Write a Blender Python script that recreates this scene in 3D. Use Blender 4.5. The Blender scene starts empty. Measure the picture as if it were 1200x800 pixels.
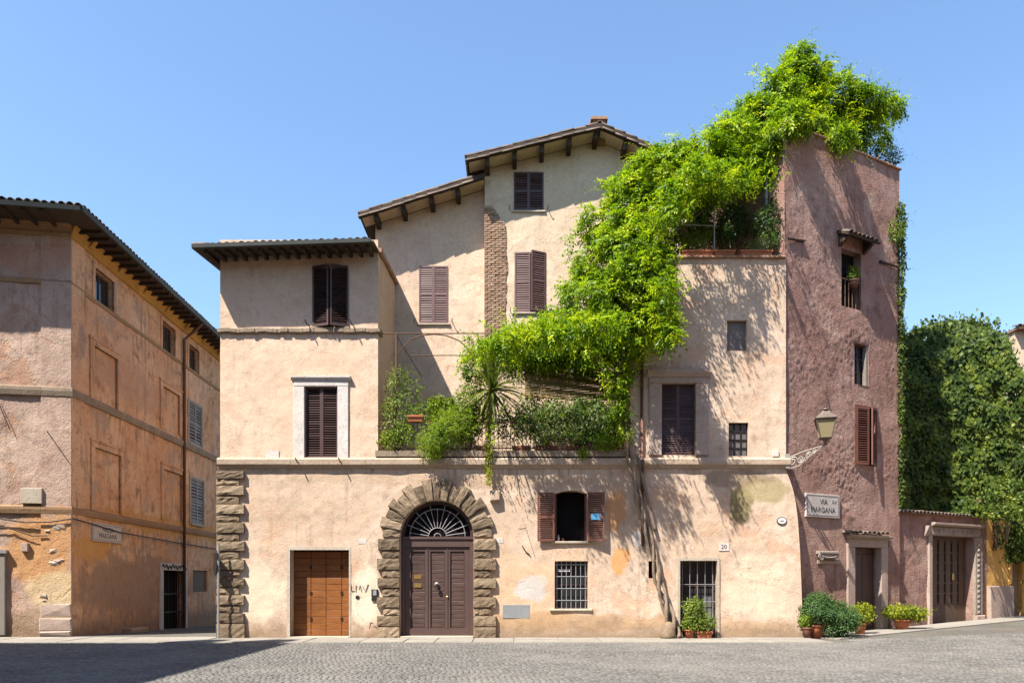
import bpy, math, random
import numpy as np
from mathutils import Vector, Matrix, noise
random.seed(7); RNG = np.random.default_rng(7)
SC = bpy.context.scene
COL = SC.collection

# ------------------------------------------------------------ camera, sky, sun, exposure
FPX, CD, EH = 900.0, 22.0, 1.61          # focal length in photo pixels, distance to facade, eye height
cam = bpy.data.cameras.new('camera'); co = bpy.data.objects.new('camera', cam); COL.objects.link(co)
co.location = (0, -CD, EH); co.rotation_euler = (math.radians(90), 0, 0)
cam.sensor_fit = 'HORIZONTAL'; cam.sensor_width = 36; cam.lens = 36 * FPX / 1200
cam.shift_y = (682 - 400) / 1200; cam.clip_start = 0.1; cam.clip_end = 3000
SC.camera = co
SUN = Vector((0.84, 0.80, -1.70))        # direction the light travels
el = math.atan2(1.70, math.hypot(0.84, 0.80)); az = math.atan2(-0.84, -0.80)
w = bpy.data.worlds.new('World'); SC.world = w; w.use_nodes = True
nt = w.node_tree; nt.nodes.clear()
sk = nt.nodes.new('ShaderNodeTexSky'); sk.sky_type = 'NISHITA'; sk.sun_disc = False
sk.sun_elevation = el; sk.sun_rotation = az; sk.altitude = 50; sk.air_density = 1.45; sk.dust_density = 0.8; sk.ozone_density = 6.5
bg = nt.nodes.new('ShaderNodeBackground'); bg.inputs[1].default_value = 0.090
wo = nt.nodes.new('ShaderNodeOutputWorld'); nt.links.new(sk.outputs[0], bg.inputs[0]); nt.links.new(bg.outputs[0], wo.inputs[0])
sl = bpy.data.lights.new('sun', 'SUN'); sl.energy = 5.0; sl.angle = math.radians(0.55); sl.color = (1, 0.94, 0.84)
so = bpy.data.objects.new('sun', sl); COL.objects.link(so); so.rotation_euler = SUN.to_track_quat('-Z', 'Y').to_euler(); so.location = (-20, -20, 40)
SC.view_settings.view_transform = 'Standard'; SC.view_settings.look = 'None'
SC.cycles.max_bounces = 7; SC.cycles.diffuse_bounces = 4; SC.cycles.glossy_bounces = 2; SC.cycles.transmission_bounces = 4
SC.view_settings.exposure = 1.5; SC.view_settings.gamma = 1; SC.view_settings.use_curve_mapping = False

# ------------------------------------------------------------ helpers
def X(px, Y=0.0): return (px - 600) * (CD + Y) / FPX
def Z(py, Y=0.0): return EH + (682 - py) * (CD + Y) / FPX
class Fr:
    """a wall plane: u runs to the right along it, v goes into it, z is up"""
    def __init__(s, ox, oy, ex, ey):
        l = math.hypot(ex, ey); s.o = (ox, oy); s.e = (ex / l, ey / l); s.n = (-ey / l, ex / l)
        s.m = Matrix(((s.e[0], s.n[0], 0, ox), (s.e[1], s.n[1], 0, oy), (0, 0, 1, 0), (0, 0, 0, 1)))
    def u(s, px, v=0.0):
        r = (px - 600) / FPX; ox = s.o[0] + v * s.n[0]; oy = s.o[1] + v * s.n[1]
        return (r * (oy + CD) - ox) / (s.e[0] - r * s.e[1])
    def z(s, py, u, v=0.0):
        return EH + (682 - py) * (s.o[1] + v * s.n[1] + CD + s.e[1] * u) / FPX
    def at(s, px, py, v=0.0):
        u = s.u(px, v); return u, s.z(py, u, v)
    def rect(s, a, b, top, bot, v=0.0):
        u0, u1 = s.u(a, v), s.u(b, v); um = (u0 + u1) / 2
        return u0, u1, s.z(bot, um, v), s.z(top, um, v)
    def pt(s, u, v, z): return s.m @ Vector((u, v, z))
MF = Fr(0, 0, 1, 0)                      # main facade
TF = Fr(7.82, 0.03, 0.8746, 0.4848)      # tower and the gate wall beyond it
LS = Fr(-13.24, 1.0, -0.0344, 1.0)       # corner building, side along the alley
LF = Fr(-13.24, 1.0, 0.985, 0.171)       # corner building, front
BL = Fr(0, 3.2, 1, 0)                    # set back gable wall, left
BR = Fr(0, 2.85, 1, 0)                   # set back gable wall, right
def gz(x, y):
    z = 0.0
    if x > 8.5: z += (x - 8.5) * 0.037
    if y > 0.8 and x < -7: z -= 0.03 * (y - 0.8)
    return z

class MB:
    def __init__(s, m=None): s.m = m; s.V = []; s.F = []
    def add(s, vs, fs):
        b = len(s.V); s.V += [tuple(v) for v in vs]; s.F += [tuple(i + b for i in f) for f in fs]; return s
    def box(s, a, b, c, d, e, f):
        return s.add([(a,c,e),(b,c,e),(b,d,e),(a,d,e),(a,c,f),(b,c,f),(b,d,f),(a,d,f)],
            [(0,3,2,1),(4,5,6,7),(0,1,5,4),(1,2,6,5),(2,3,7,6),(3,0,4,7)])
    def cbox(s, a, b, c, d, e, f, ch=0.02, j=0.0):
        """block with its front (low v) edges chamfered"""
        r = lambda: random.uniform(-j, j)
        vs = [(a,d,e),(b,d,e),(b,d,f),(a,d,f)]
        vs += [(a+r()*.5,c+ch,e+r()*.5),(b+r()*.5,c+ch,e+r()*.5),(b+r()*.5,c+ch,f+r()*.5),(a+r()*.5,c+ch,f+r()*.5)]
        vs += [(a+ch+r(),c+r(),e+ch+r()),(b-ch+r(),c+r(),e+ch+r()),(b-ch+r(),c+r(),f-ch+r()),(a+ch+r(),c+r(),f-ch+r())]
        vs += [((a+b)/2+r(), c-abs(r())*1.2, (e+f)/2+r())]
        fs = [(0,3,2,1)]
        for i in range(4):
            k = (i+1) % 4; fs += [(i,k,4+k,4+i),(4+i,4+k,8+k,8+i),(8+i,8+k,12)]
        return s.add(vs, fs)
    def rough(s, a, b, c, d, e, f, ch=.014, amp=.026):
        """hewn block: uneven front face with broken edges"""
        nu, nz = 6, 4; o = Vector((random.uniform(0,90), random.uniform(0,90), 0)); vs = []; fs = []
        for j in range(nz+1):
            for i in range(nu+1):
                u = a + (b-a)*i/nu; z = e + (f-e)*j/nz; ed = i in (0, nu) or j in (0, nz)
                k = noise.noise(o + Vector((u*7, z*7, 0))) + .8*noise.noise(o + Vector((u*19, z*19, 5)))
                if ed:
                    q = .012*noise.noise(o + Vector((u*12, z*12, 9)))
                    vs.append((u + (q if i in (0, nu) else 0), c + ch + amp*.5*k, z + (q if j in (0, nz) else 0)))
                else: vs.append((u, c - amp*k, z))
        I = lambda j, i: j*(nu+1)+i
        for j in range(nz):
            for i in range(nu): fs.append((I(j,i), I(j,i+1), I(j+1,i+1), I(j+1,i)))
        ring = [I(0,i) for i in range(nu)] + [I(j,nu) for j in range(nz)] + [I(nz,i) for i in range(nu,0,-1)] + [I(j,0) for j in range(nz,0,-1)]
        n0 = len(vs); vs += [(vs[q][0], d, vs[q][2]) for q in ring]; m = len(ring)
        fs += [(ring[k], n0+k, n0+(k+1)%m, ring[(k+1)%m]) for k in range(m)]
        return s.add(vs, fs)
    def poly(s, pts, v0, v1):
        """(u,z) polygon pushed from v0 to v1"""
        n = len(pts); vs = [(p[0], v0, p[1]) for p in pts] + [(p[0], v1, p[1]) for p in pts]
        fs = [tuple(range(n)), tuple(range(2*n-1, n-1, -1))] + [(i, n+i, n+(i+1)%n, (i+1)%n) for i in range(n)]
        return s.add(vs, fs)
    def prof(s, pts, u0, u1):
        """(v,z) profile run from u0 to u1"""
        n = len(pts); vs = [(u0, p[0], p[1]) for p in pts] + [(u1, p[0], p[1]) for p in pts]
        fs = [tuple(range(n)), tuple(range(2*n-1, n-1, -1))] + [(i, n+i, n+(i+1)%n, (i+1)%n) for i in range(n)]
        return s.add(vs, fs)
    def tube(s, pts, r, n=6, cap=True):
        pts = [Vector(p) for p in pts]; rs = r if isinstance(r, (list, tuple)) else [r]*len(pts)
        vs = []; fs = []; up = Vector((0.31, 0.17, 0.93))
        for i, p in enumerate(pts):
            d = (pts[min(i+1, len(pts)-1)] - pts[max(i-1, 0)]).normalized()
            a = d.cross(up)
            if a.length < 0.05: a = d.cross(Vector((1, 0, 0)))
            a.normalize(); b = d.cross(a)
            for k in range(n):
                t = 2*math.pi*k/n; vs.append(p + (a*math.cos(t) + b*math.sin(t))*rs[i])
        for i in range(len(pts)-1):
            for k in range(n):
                fs.append((i*n+k, i*n+(k+1)%n, (i+1)*n+(k+1)%n, (i+1)*n+k))
        if cap: fs += [tuple(range(n-1,-1,-1)), tuple(range((len(pts)-1)*n, len(pts)*n))]
        return s.add(vs, fs)
    def lathe(s, c, prof, n=14):
        vs = []; fs = []
        for (r, z) in prof:
            for k in range(n):
                t = 2*math.pi*k/n; vs.append((c[0]+r*math.cos(t), c[1]+r*math.sin(t), c[2]+z))
        for i in range(len(prof)-1):
            for k in range(n): fs.append((i*n+k, i*n+(k+1)%n, (i+1)*n+(k+1)%n, (i+1)*n+k))
        fs += [tuple(range(n-1,-1,-1)), tuple(range((len(prof)-1)*n, len(prof)*n))]
        return s.add(vs, fs)
    def mesh(s, name):
        me = bpy.data.meshes.new(name)
        vs = s.V if s.m is None else [tuple(s.m @ Vector(v)) for v in s.V]
        me.from_pydata(vs, [], s.F); me.update(); return me
ROOT = {}
def place(o, parent):
    COL.objects.link(o)
    if parent is not None:
        o.parent = parent; o.matrix_parent_inverse = ROOT.get(parent.name, Matrix.Identity(4))
def tag(o, label=None, cat=None, group=None, kind=None):
    if label: o['label'] = label
    if cat: o['category'] = cat
    if group: o['group'] = group
    if kind: o['kind'] = kind
    return o
def thing(name, label, cat, loc=(0,0,0), group=None):
    o = bpy.data.objects.new(name, None); COL.objects.link(o); o.location = loc; o.empty_display_size = 0.2
    ROOT[o.name] = Matrix.Translation(Vector(loc)).inverted()
    return tag(o, label, cat, group)
def obj(name, mb, mat, parent=None, smooth=False, label=None):
    me = mb if isinstance(mb, bpy.types.Mesh) else mb.mesh(name)
    if not me.materials: me.materials.append(mat)
    if smooth: me.polygons.foreach_set('use_smooth', [True]*len(me.polygons))
    o = bpy.data.objects.new(name, me); place(o, parent)
    if label: o['label'] = label
    return o
def inst(name, me, mw, parent):
    o = bpy.data.objects.new(name, me); place(o, parent); o.matrix_basis = mw; return o
def npmesh(name, V, Q, mat):
    me = bpy.data.meshes.new(name); n = len(Q); k = Q.shape[1]
    me.vertices.add(len(V)); me.vertices.foreach_set('co', np.ascontiguousarray(V, dtype=np.float32).ravel())
    me.loops.add(n*k); me.loops.foreach_set('vertex_index', np.ascontiguousarray(Q, dtype=np.int32).ravel())
    me.polygons.add(n); me.polygons.foreach_set('loop_start', np.arange(0, n*k, k, dtype=np.int32))
    me.update(calc_edges=True); me.validate(); me.materials.append(mat); return me

# ------------------------------------------------------------ materials
class T:
    def __init__(s, name):
        s.m = bpy.data.materials.new(name); s.m.use_nodes = True; s.t = s.m.node_tree; s.t.nodes.clear()
        g = s.t.nodes.new('ShaderNodeNewGeometry'); s.pos = g.outputs['Position']; s.isl = g.outputs['Random Per Island']
        s.rnd = s.t.nodes.new('ShaderNodeObjectInfo').outputs['Random']
    def put(s, sock, v):
        if isinstance(v, bpy.types.NodeSocket): s.t.links.new(v, sock)
        elif isinstance(v, (tuple, list)) and len(v) == 3 and sock.type == 'RGBA': sock.default_value = (*v, 1)
        else: sock.default_value = v
    def n(s, ty, ins=(), **kw):
        nd = s.t.nodes.new(ty)
        for k, v in kw.items(): setattr(nd, k, v)
        for k, v in dict(ins).items(): s.put(nd.inputs[k], v)
        return nd
    def map(s, sc=(1,1,1), loc=(0,0,0), vec=None):
        return s.n('ShaderNodeMapping', {'Vector': vec or s.pos, 'Scale': sc, 'Location': loc}).outputs[0]
    def noise(s, scale, detail=5, rough=.6, vec=None, dist=0.0):
        return s.n('ShaderNodeTexNoise', {'Vector': vec or s.pos, 'Scale': scale, 'Detail': detail, 'Roughness': rough, 'Distortion': dist}).outputs[0]
    def vor(s, scale, vec=None, feature='F1', out=0):
        return s.n('ShaderNodeTexVoronoi', {'Vector': vec or s.pos, 'Scale': scale}, feature=feature).outputs[out]
    def ma(s, op, a, b=0.0, clamp=False):
        return s.n('ShaderNodeMath', {0: a, 1: b}, operation=op, use_clamp=clamp).outputs[0]
    def st(s, f, a, b):
        nd = s.n('ShaderNodeMapRange', {0: f, 1: a, 2: b}, interpolation_type='SMOOTHSTEP'); return nd.outputs[0]
    def mix(s, f, a, b, mode='MIX'):
        nd = s.n('ShaderNodeMix', data_type='RGBA', blend_type=mode); s.put(nd.inputs[0], f); s.put(nd.inputs[6], a); s.put(nd.inputs[7], b); return nd.outputs[2]
    def ramp(s, f, stops):
        nd = s.n('ShaderNodeValToRGB', {0: f}); e = nd.color_ramp.elements
        while len(e) < len(stops): e.new(0.5)
        for q, (p, c) in zip(e, stops): q.position = p; q.color = (*c, 1)
        return nd.outputs[0]
    def blob(s, c, r, warp=0.35, soft=0.35):
        """irregular patch of colour round a world point"""
        if not hasattr(s, 'nv'): s.nv = s.n('ShaderNodeTexNoise', {'Vector': s.pos, 'Scale': 1.8, 'Detail': 5}).outputs[1]
        nv = s.nv
        p = s.n('ShaderNodeVectorMath', {0: s.pos, 1: tuple(c)}, operation='SUBTRACT').outputs[0]
        p = s.n('ShaderNodeVectorMath', {0: p, 1: tuple(1.0/q for q in r)}, operation='MULTIPLY').outputs[0]
        q = s.n('ShaderNodeVectorMath', {0: nv, 1: (.5,.5,.5)}, operation='SUBTRACT').outputs[0]
        q = s.n('ShaderNodeVectorMath', {0: q, 'Scale': warp*4}, operation='SCALE').outputs[0]
        p = s.n('ShaderNodeVectorMath', {0: p, 1: q}, operation='ADD').outputs[0]
        l = s.n('ShaderNodeVectorMath', {0: p}, operation='LENGTH').outputs['Value']
        return s.st(l, 1.0, 1.0 - soft)
    def fin(s, col, rough=.8, h=None, st=0.4, dist=0.02, spec=.3, metal=0.0, trans=None, tw=0.4, alpha=None):
        b = s.n('ShaderNodeBsdfPrincipled', {'Base Color': col, 'Roughness': rough, 'Specular IOR Level': spec, 'Metallic': metal})
        if h is not None:
            bp = s.n('ShaderNodeBump', {'Height': h, 'Strength': st, 'Distance': dist}); s.t.links.new(bp.outputs[0], b.inputs['Normal'])
        o = s.n('ShaderNodeOutputMaterial'); sh = b.outputs[0]
        if trans is not None:
            tr = s.n('ShaderNodeBsdfTranslucent', {'Color': trans}); mx = s.n('ShaderNodeMixShader', {0: tw})
            s.t.links.new(sh, mx.inputs[1]); s.t.links.new(tr.outputs[0], mx.inputs[2]); sh = mx.outputs[0]
        s.t.links.new(sh, o.inputs[0]); return s.m

def sc_(c, k): return tuple(q*k for q in c)
def plaster(name, base, light, dark, patch, stain_shade=(), bump=.5, rough_scale=1.0, streak=.5, base_dirt=(.25,.17,.11), edge=0.35, drips=(), K=.84, mott=1.0):
    base, light, dark, patch, base_dirt = [sc_(q, K) for q in (base, light, dark, patch, base_dirt)]; stain_shade = [(p, r, sc_(q, K), k) for p, r, q, k in stain_shade]
    t = T(name)
    big = t.noise(.45, 5, .62, dist=.4); mid = t.noise(2.3, 5, .65, vec=t.map(loc=(3,7,1))); fine = t.noise(22, 3, .7)
    c = t.mix(t.st(big, .38, .64), base, light)
    c = t.mix(t.ma('MULTIPLY', t.st(mid, .50, .70), min(1, .6*mott)), c, dark)
    gr = t.noise(5.5, 6, .7, vec=t.map(loc=(8,3,6)), dist=.6); c = t.mix(t.ma('MULTIPLY', t.st(gr, .54, .68), min(1, .32*mott)), c, sc_(dark, .75)); c = t.mix(t.ma('MULTIPLY', t.st(gr, .46, .32), min(1, .3*mott)), c, sc_(light, 1.12))
    pv = t.noise(.9, 5, .66, vec=t.map(loc=(11, 2, 5)), dist=.7)
    c = t.mix(t.ma('MULTIPLY', t.st(pv, .55, .61), min(1, .6*mott)), c, patch)
    sv = t.noise(3.2, 4, .6, vec=t.map(sc=(1.6, 1.6, .14)))
    c = t.mix(t.ma('MULTIPLY', t.st(sv, .53, .72), streak), c, dark)
    zz = t.n('ShaderNodeSeparateXYZ', {0: t.pos}).outputs[2]
    dn = t.ma('MULTIPLY', t.st(t.noise(2.6, 3, .6, vec=t.map(sc=(2.2, 2.2, .12), loc=(1, 5, 0)), dist=.3), .46, .74), t.st(big, .40, .62))
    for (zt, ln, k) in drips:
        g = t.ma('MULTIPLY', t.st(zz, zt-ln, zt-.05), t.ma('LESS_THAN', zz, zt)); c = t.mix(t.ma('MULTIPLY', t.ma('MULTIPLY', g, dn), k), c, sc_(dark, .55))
    for (p, r, col, k) in stain_shade:
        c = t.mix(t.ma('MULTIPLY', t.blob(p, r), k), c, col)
    bz = t.ma('ADD', zz, t.ma('MULTIPLY', t.ma('SUBTRACT', mid, .5), 1.3))
    c = t.mix(t.ma('MULTIPLY', t.st(bz, .75, .0), .8), c, base_dirt)
    c = t.mix(t.ma('MULTIPLY', t.ma('SUBTRACT', fine, .42), 2.4, True), c, t.mix(1.0, c, (.72,.70,.68), 'MULTIPLY'))
    # hairline cracks and pock marks
    crw = t.n('ShaderNodeTexVoronoi', {'Vector': t.n('ShaderNodeVectorMath', {0: t.pos, 1: t.n('ShaderNodeTexNoise', {'Vector': t.pos, 'Scale': 2.5, 'Detail': 6}).outputs[1]}, operation='ADD').outputs[0], 'Scale': .5}, feature='DISTANCE_TO_EDGE').outputs[0]
    crm = t.ma('MULTIPLY', t.st(crw, .008, .0), t.st(big, .45, .6))
    c = t.mix(t.ma('MULTIPLY', crm, edge), c, tuple(q*.45 for q in dark))
    sp = t.st(t.noise(9, 3, .5, vec=t.map(loc=(2,9,4))), .70, .75)
    c = t.mix(t.ma('MULTIPLY', sp, .45), c, tuple(q*.55 for q in dark))
    h = t.ma('ADD', t.ma('MULTIPLY', mid, 1.2), t.ma('MULTIPLY', fine, .35*rough_scale))
    h = t.ma('ADD', h, t.ma('MULTIPLY', t.st(pv, .57, .60), -.18))
    h = t.ma('SUBTRACT', h, t.ma('MULTIPLY', crm, .3))
    return t.fin(c, .93, h, bump, .035, .15)

def stone(name, a, b, d, scale=1.0, bump=.5, vary=.35, pale=0.0):
    a, b, d = [sc_(q, .68) for q in (a, b, d)]
    t = T(name); n1 = t.noise(2.2*scale, 6, .65); n2 = t.noise(14*scale, 6, .7); n3 = t.noise(45*scale, 3, .6)
    c = t.mix(t.st(n1, .35, .68), a, b); c = t.mix(t.ma('MULTIPLY', t.st(n2, .5, .72), .7), c, d)
    c = t.mix(t.ma('MULTIPLY', t.rnd, vary), c, d)
    if pale: c = t.mix(t.ma('MULTIPLY', t.st(t.n('ShaderNodeTexWhiteNoise', {'Vector': t.rnd}).outputs[0], .6, 1.0), pale), c, tuple(min(1, q*1.5) for q in b))
    h = t.ma('ADD', n2, t.ma('MULTIPLY', n3, .4))
    return t.fin(c, .88, h, bump, .03, .2)

def wood(name, a, b, rough=.55, along='x', vary=.3, gs=1.0):
    a, b = sc_(a, .6), sc_(b, .6)
    t = T(name); sc = {'x': (2, 14, 30), 'z': (24, 24, 1.6)}[along]
    g = t.noise(1.6*gs, 6, .65, vec=t.map(sc=sc), dist=.3); n1 = t.noise(1.3, 4, .6)
    c = t.mix(t.st(g, .3, .7), a, b); c = t.mix(t.ma('MULTIPLY', t.st(n1, .5, .75), .5), c, tuple(q*.55 for q in a))
    c = t.mix(t.ma('MULTIPLY', t.rnd, vary), c, tuple(q*.6 for q in b))
    return t.fin(c, rough, g, .25, .01, .35)

def plain(name, c, rough=.6, metal=0.0, spec=.4, var=.25, scale=8.0, bump=.15):
    c = sc_(c, .7)
    t = T(name); n1 = t.noise(scale, 5, .65); n2 = t.noise(scale*.2, 4)
    cc = t.mix(t.ma('MULTIPLY', t.st(n1, .4, .75), var), c, tuple(q*.45 for q in c))
    cc = t.mix(t.ma('MULTIPLY', t.st(n2, .45, .7), var), cc, tuple(min(1, q*1.5) for q in c))
    cc = t.mix(t.ma('MULTIPLY', t.rnd, .3), cc, tuple(min(1, q*1.45) for q in c))
    return t.fin(cc, rough, n1, bump, .01, spec, metal)

def leafm(name, cols, tcol, tw=.42, rough=.45, patch=None):
    t = T(name); n = len(cols)
    f = t.ma('ADD', t.ma('MULTIPLY', t.isl, .5), t.ma('MULTIPLY', t.st(t.noise(1.7, 4, .6), .34, .66), .5))
    c = t.ramp(f, [(i/(n-1), q) for i, q in enumerate(cols)])
    return t.fin(c, rough, None, spec=.2, trans=t.mix(1.0, c, tcol, 'MULTIPLY'), tw=tw)

mp = lambda px, py, Y=0: (X(px, Y), Y, Z(py, Y))
MAIN_STAIN_SHADE = [
    (mp(722,600), (.35,3,.75), (.58,.27,.11), .75), (mp(727,655), (.32,3,.42), (.62,.30,.11), .85),
    (mp(560,690), (2.2,3,1.6), (.63,.40,.23), .28), (mp(640,690), (1.6,3,1.2), (.62,.39,.22), .3),
    (mp(622,690), (.55,3,.4), (.55,.55,.55), .7), (mp(868,590), (.35,3,.75), (.16,.14,.05), .8), (mp(895,575), (.9,3,.45), (.36,.29,.14), .75),  # dark green blot below the small window: stain with vine shadow painted in
    (mp(860,560), (1.2,3,.3), (.25,.18,.12), .6),
    (mp(300,690), (.9,3,1.1), (.72,.62,.47), .7), (mp(430,700), (.5,3,1.1), (.72,.64,.50), .8), (mp(890,690), (1.2,3,1.0), (.72,.60,.45), .5),
    (mp(640,728), (4.5,3,.32), (.44,.27,.13), .6), (mp(880,735), (1.4,3,.25), (.50,.33,.18), .6), (mp(905,640), (.2,3,.3), (.60,.30,.17), .4),
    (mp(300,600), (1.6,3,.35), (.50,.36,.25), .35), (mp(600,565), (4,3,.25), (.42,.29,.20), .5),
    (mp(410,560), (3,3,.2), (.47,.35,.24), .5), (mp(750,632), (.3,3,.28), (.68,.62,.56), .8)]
m_main = plaster('facade_plaster', (.56,.415,.305), (.63,.495,.385), (.41,.285,.195), (.585,.375,.255), MAIN_STAIN_SHADE, bump=.45, mott=1.15, drips=((4.87,1.1,.9),(7.65,.6,.6),(10.9,.8,.7)))
m_upper = plaster('upper_plaster', (.57,.415,.30), (.63,.475,.355), (.44,.31,.22), (.55,.385,.275), [(mp(480,300,3.2), (1.2,9,1.2), (.50,.35,.27), .4)], bump=.4, streak=.35, K=.90, drips=((8.75,.7,.5),(5.25,.3,.4),(11.4,.5,.5)), base_dirt=(.5,.35,.24), edge=.2)
m_grey = plaster('gable_plaster', (.56,.43,.31), (.62,.49,.37), (.45,.33,.23), (.54,.40,.28), [], K=.90, bump=.4, streak=.35, edge=.2, drips=((13.4,.8,.6),(10.1,.8,.6)))
m_tower = plaster('tower_plaster', (.33,.188,.152), (.42,.268,.222), (.20,.112,.085), (.44,.30,.24), [], K=.80, bump=1.0, rough_scale=3.0, streak=.6, mott=1.2, drips=((14.7,1.2,.9),(10.2,1.0,.8),(8.0,.9,.7)), base_dirt=(.17,.10,.08), edge=.2)
m_lfront = plaster('mauve_plaster', (.42,.29,.23), (.52,.38,.30), (.28,.18,.14), (.46,.25,.15),
    [((-14.0,.5,2.6), (1.3,5,1.3), (.54,.28,.11), .8), ((-13.6,.8,1.3), (.9,5,1.0), (.62,.47,.28), .8), ((-13.9,.7,.35), (2,5,.5), (.34,.24,.16), .7), ((-14.3,.5,11.3), (2,5,.5), (.45,.22,.14), .5)], bump=.9, rough_scale=1.5, drips=((10.4,.5,.6),(7.2,.8,.8)))
m_lside = plaster('orange_plaster', (.58,.315,.165), (.66,.42,.26), (.30,.165,.09), (.44,.30,.21),
    [((-13.3,2.2,2.7), (5,1.5,.5), (.55,.28,.06), .7), ((-13.4,9,3.8), (5,8,.45), (.50,.25,.05), .6), ((-13.4,6,1.5), (5,6,1.3), (.30,.20,.14), .75), ((-13.4,5,8.6), (5,3,.9), (.45,.27,.17), .6), ((-13.3,1.6,9.0),(5,.35,.7),(.36,.24,.17),.8)], bump=.9, rough_scale=1.8, streak=.8, base_dirt=(.20,.13,.09), K=.98, mott=1.5, drips=((10.4,.9,.9),(7.2,1.0,.9),(3.5,.8,.8)))
m_ochre = plaster('ochre_plaster', (.62,.36,.10), (.68,.43,.16), (.42,.24,.08), (.60,.38,.16), [], bump=.4)
m_cove = plain('ochre_cove', (.52,.29,.08), .9, 0, .1, .6, 3)
m_trav = stone('travertine', (.62,.54,.44), (.52,.43,.33), (.34,.27,.20))
m_band = stone('band_stone', (.62,.48,.37), (.54,.40,.29), (.32,.24,.16), vary=.25)
m_oldband = stone('weathered_band', (.33,.25,.18), (.44,.34,.25), (.18,.135,.095), vary=.3)
m_quoin = stone('brown_tuff', (.28,.20,.13), (.40,.30,.20), (.09,.065,.045), 1.6, 1.0, .6, .6)
m_marble = stone('pale_marble', (.76,.70,.65), (.64,.57,.52), (.40,.34,.30), vary=.2, bump=.25)
m_pink = stone('pinkish_marble', (.55,.43,.36), (.47,.35,.29), (.28,.20,.16), vary=.2)
m_carve = stone('carved_stone', (.46,.39,.33), (.36,.29,.24), (.18,.14,.12), vary=.2, bump=.8)
m_shut = plain('shutter_brown', (.075,.038,.034), .5, 0, .4, .4)
m_shutl = plain('shutter_mauve', (.15,.078,.072), .55, 0, .4, .35)
m_shutr = plain('shutter_red', (.17,.065,.045), .6, 0, .35, .4)
m_shutw = plain('shutter_pale', (.24,.21,.18), .6)
m_door = wood('door_wood_dark', (.085,.048,.041), (.14,.082,.068), .5, 'x', .25)
m_doorf = plain('door_frame_paint', (.092,.054,.047), .5, 0, .4, .3)
m_plank = wood('door_wood_orange', (.26,.08,.018), (.40,.15,.036), .5, 'x', .35)
m_beam = wood('beam_wood', (.045,.026,.016), (.085,.052,.033), .8, 'z', .3)
m_soff = wood('soffit_wood', (.07,.046,.032), (.11,.075,.05), .85, 'z', .3)
m_gate = wood('gate_wood', (.115,.066,.045), (.19,.115,.078), .7, 'z', .3)
m_iron = plain('dark_iron', (.035,.028,.025), .55, .5, .4, .4)
m_rust = plain('rusted_iron', (.16,.085,.05), .8, .2, .3, .5)
m_grille = plain('pale_grille', (.42,.39,.40), .5, .3, .4, .2)
m_black = plain('interior_dark', (.012,.010,.010), .9, 0, .1, .1)
m_roof = plain('roof_clay', (.26,.16,.105), .9, 0, .1, .7, 5)
m_tile = stone('roof_tile', (.20,.14,.11), (.28,.22,.18), (.07,.06,.052), 1.5, .5, .7)
m_cop = plain('copper_gutter', (.045,.05,.045), .6, .2, .4, .5)
m_brick = stone('exposed_brick', (.42,.25,.16), (.54,.38,.27), (.25,.145,.095), 2.0, .6, .6)
m_mortar = plain('mortar', (.36,.27,.19), .95, 0, .1, .5)
m_terra = plain('terracotta', (.42,.15,.075), .85, 0, .15, .5, 6)
m_coping = stone('terracotta_coping', (.42,.22,.14), (.50,.33,.24), (.22,.11,.07), 1.5, .5)
m_bark = stone('vine_bark', (.34,.25,.18), (.44,.34,.25), (.15,.10,.07), 2.5, 1.0, .2)
m_white = plain('white_enamel', (.72,.70,.66), .4, 0, .5, .15)
m_ink = plain('dark_lettering', (.05,.05,.055), .7)
m_greyp = plain('grey_metal', (.36,.37,.38), .5, .4, .4, .3)
m_brass = plain('brass', (.55,.36,.12), .35, .8, .5, .3)
m_reed = wood('reed_mat', (.20,.13,.05), (.34,.23,.09), .9, 'x', .2, .6)
m_lamp = plain('lamp_metal', (.16,.12,.095), .6, .3, .4, .5)
m_scroll = plain('bracket_metal', (.42,.38,.33), .6, .3, .4, .5)
m_frost = plain('lamp_glass', (.30,.25,.14), .25, 0, .5, .2)
m_soil = plain('soil', (.05,.032,.02), .95)
m_blue = plain('blue_sheet', (.10,.35,.62), .4)
def glassm(name, c):
    t = T(name); n1 = t.noise(.8, 2); return t.fin(t.mix(n1, c, tuple(q*.5 for q in c)), .08, n1, .05, .02, .6)
m_glass = glassm('window_glass', (.03,.03,.033))
m_glassb = glassm('grey_glass', (.16,.15,.15))
def cobm():
    t = T('basalt_cobbles'); c = t.ramp(t.isl, [(0,(.075,.071,.066)),(.5,(.10,.095,.087)),(1,(.135,.127,.115))])
    n1 = t.noise(.35, 5, .6); c = t.mix(t.ma('MULTIPLY', t.st(n1, .42, .66), .55), c, (.17,.157,.138))
    n2 = t.noise(30, 4, .6); c = t.mix(t.ma('MULTIPLY', t.st(n2, .45, .7), .5), c, (.075,.068,.062))
    return t.fin(c, .75, n2, .4, .01, .35)
m_cob = cobm()
def groundm():
    t = T('street_bedding'); v = t.vor(8.2, feature='DISTANCE_TO_EDGE'); ci = t.vor(8.2, out=1)
    n1 = t.noise(.5, 5); c = t.mix(t.st(n1, .35, .65), (.10,.092,.08), (.15,.137,.118))
    c = t.mix(.35, c, t.mix(1.0, c, ci, 'MULTIPLY')); c = t.mix(t.st(v, .10, .03), c, (.09,.08,.065))
    return t.fin(c, .9, t.st(v, .0, .25), .6, .02, .2)
m_ground = groundm()
m_slab = stone('pavement_stone', (.37,.335,.29), (.31,.28,.24), (.20,.178,.15), .8, .3, .4)

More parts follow.
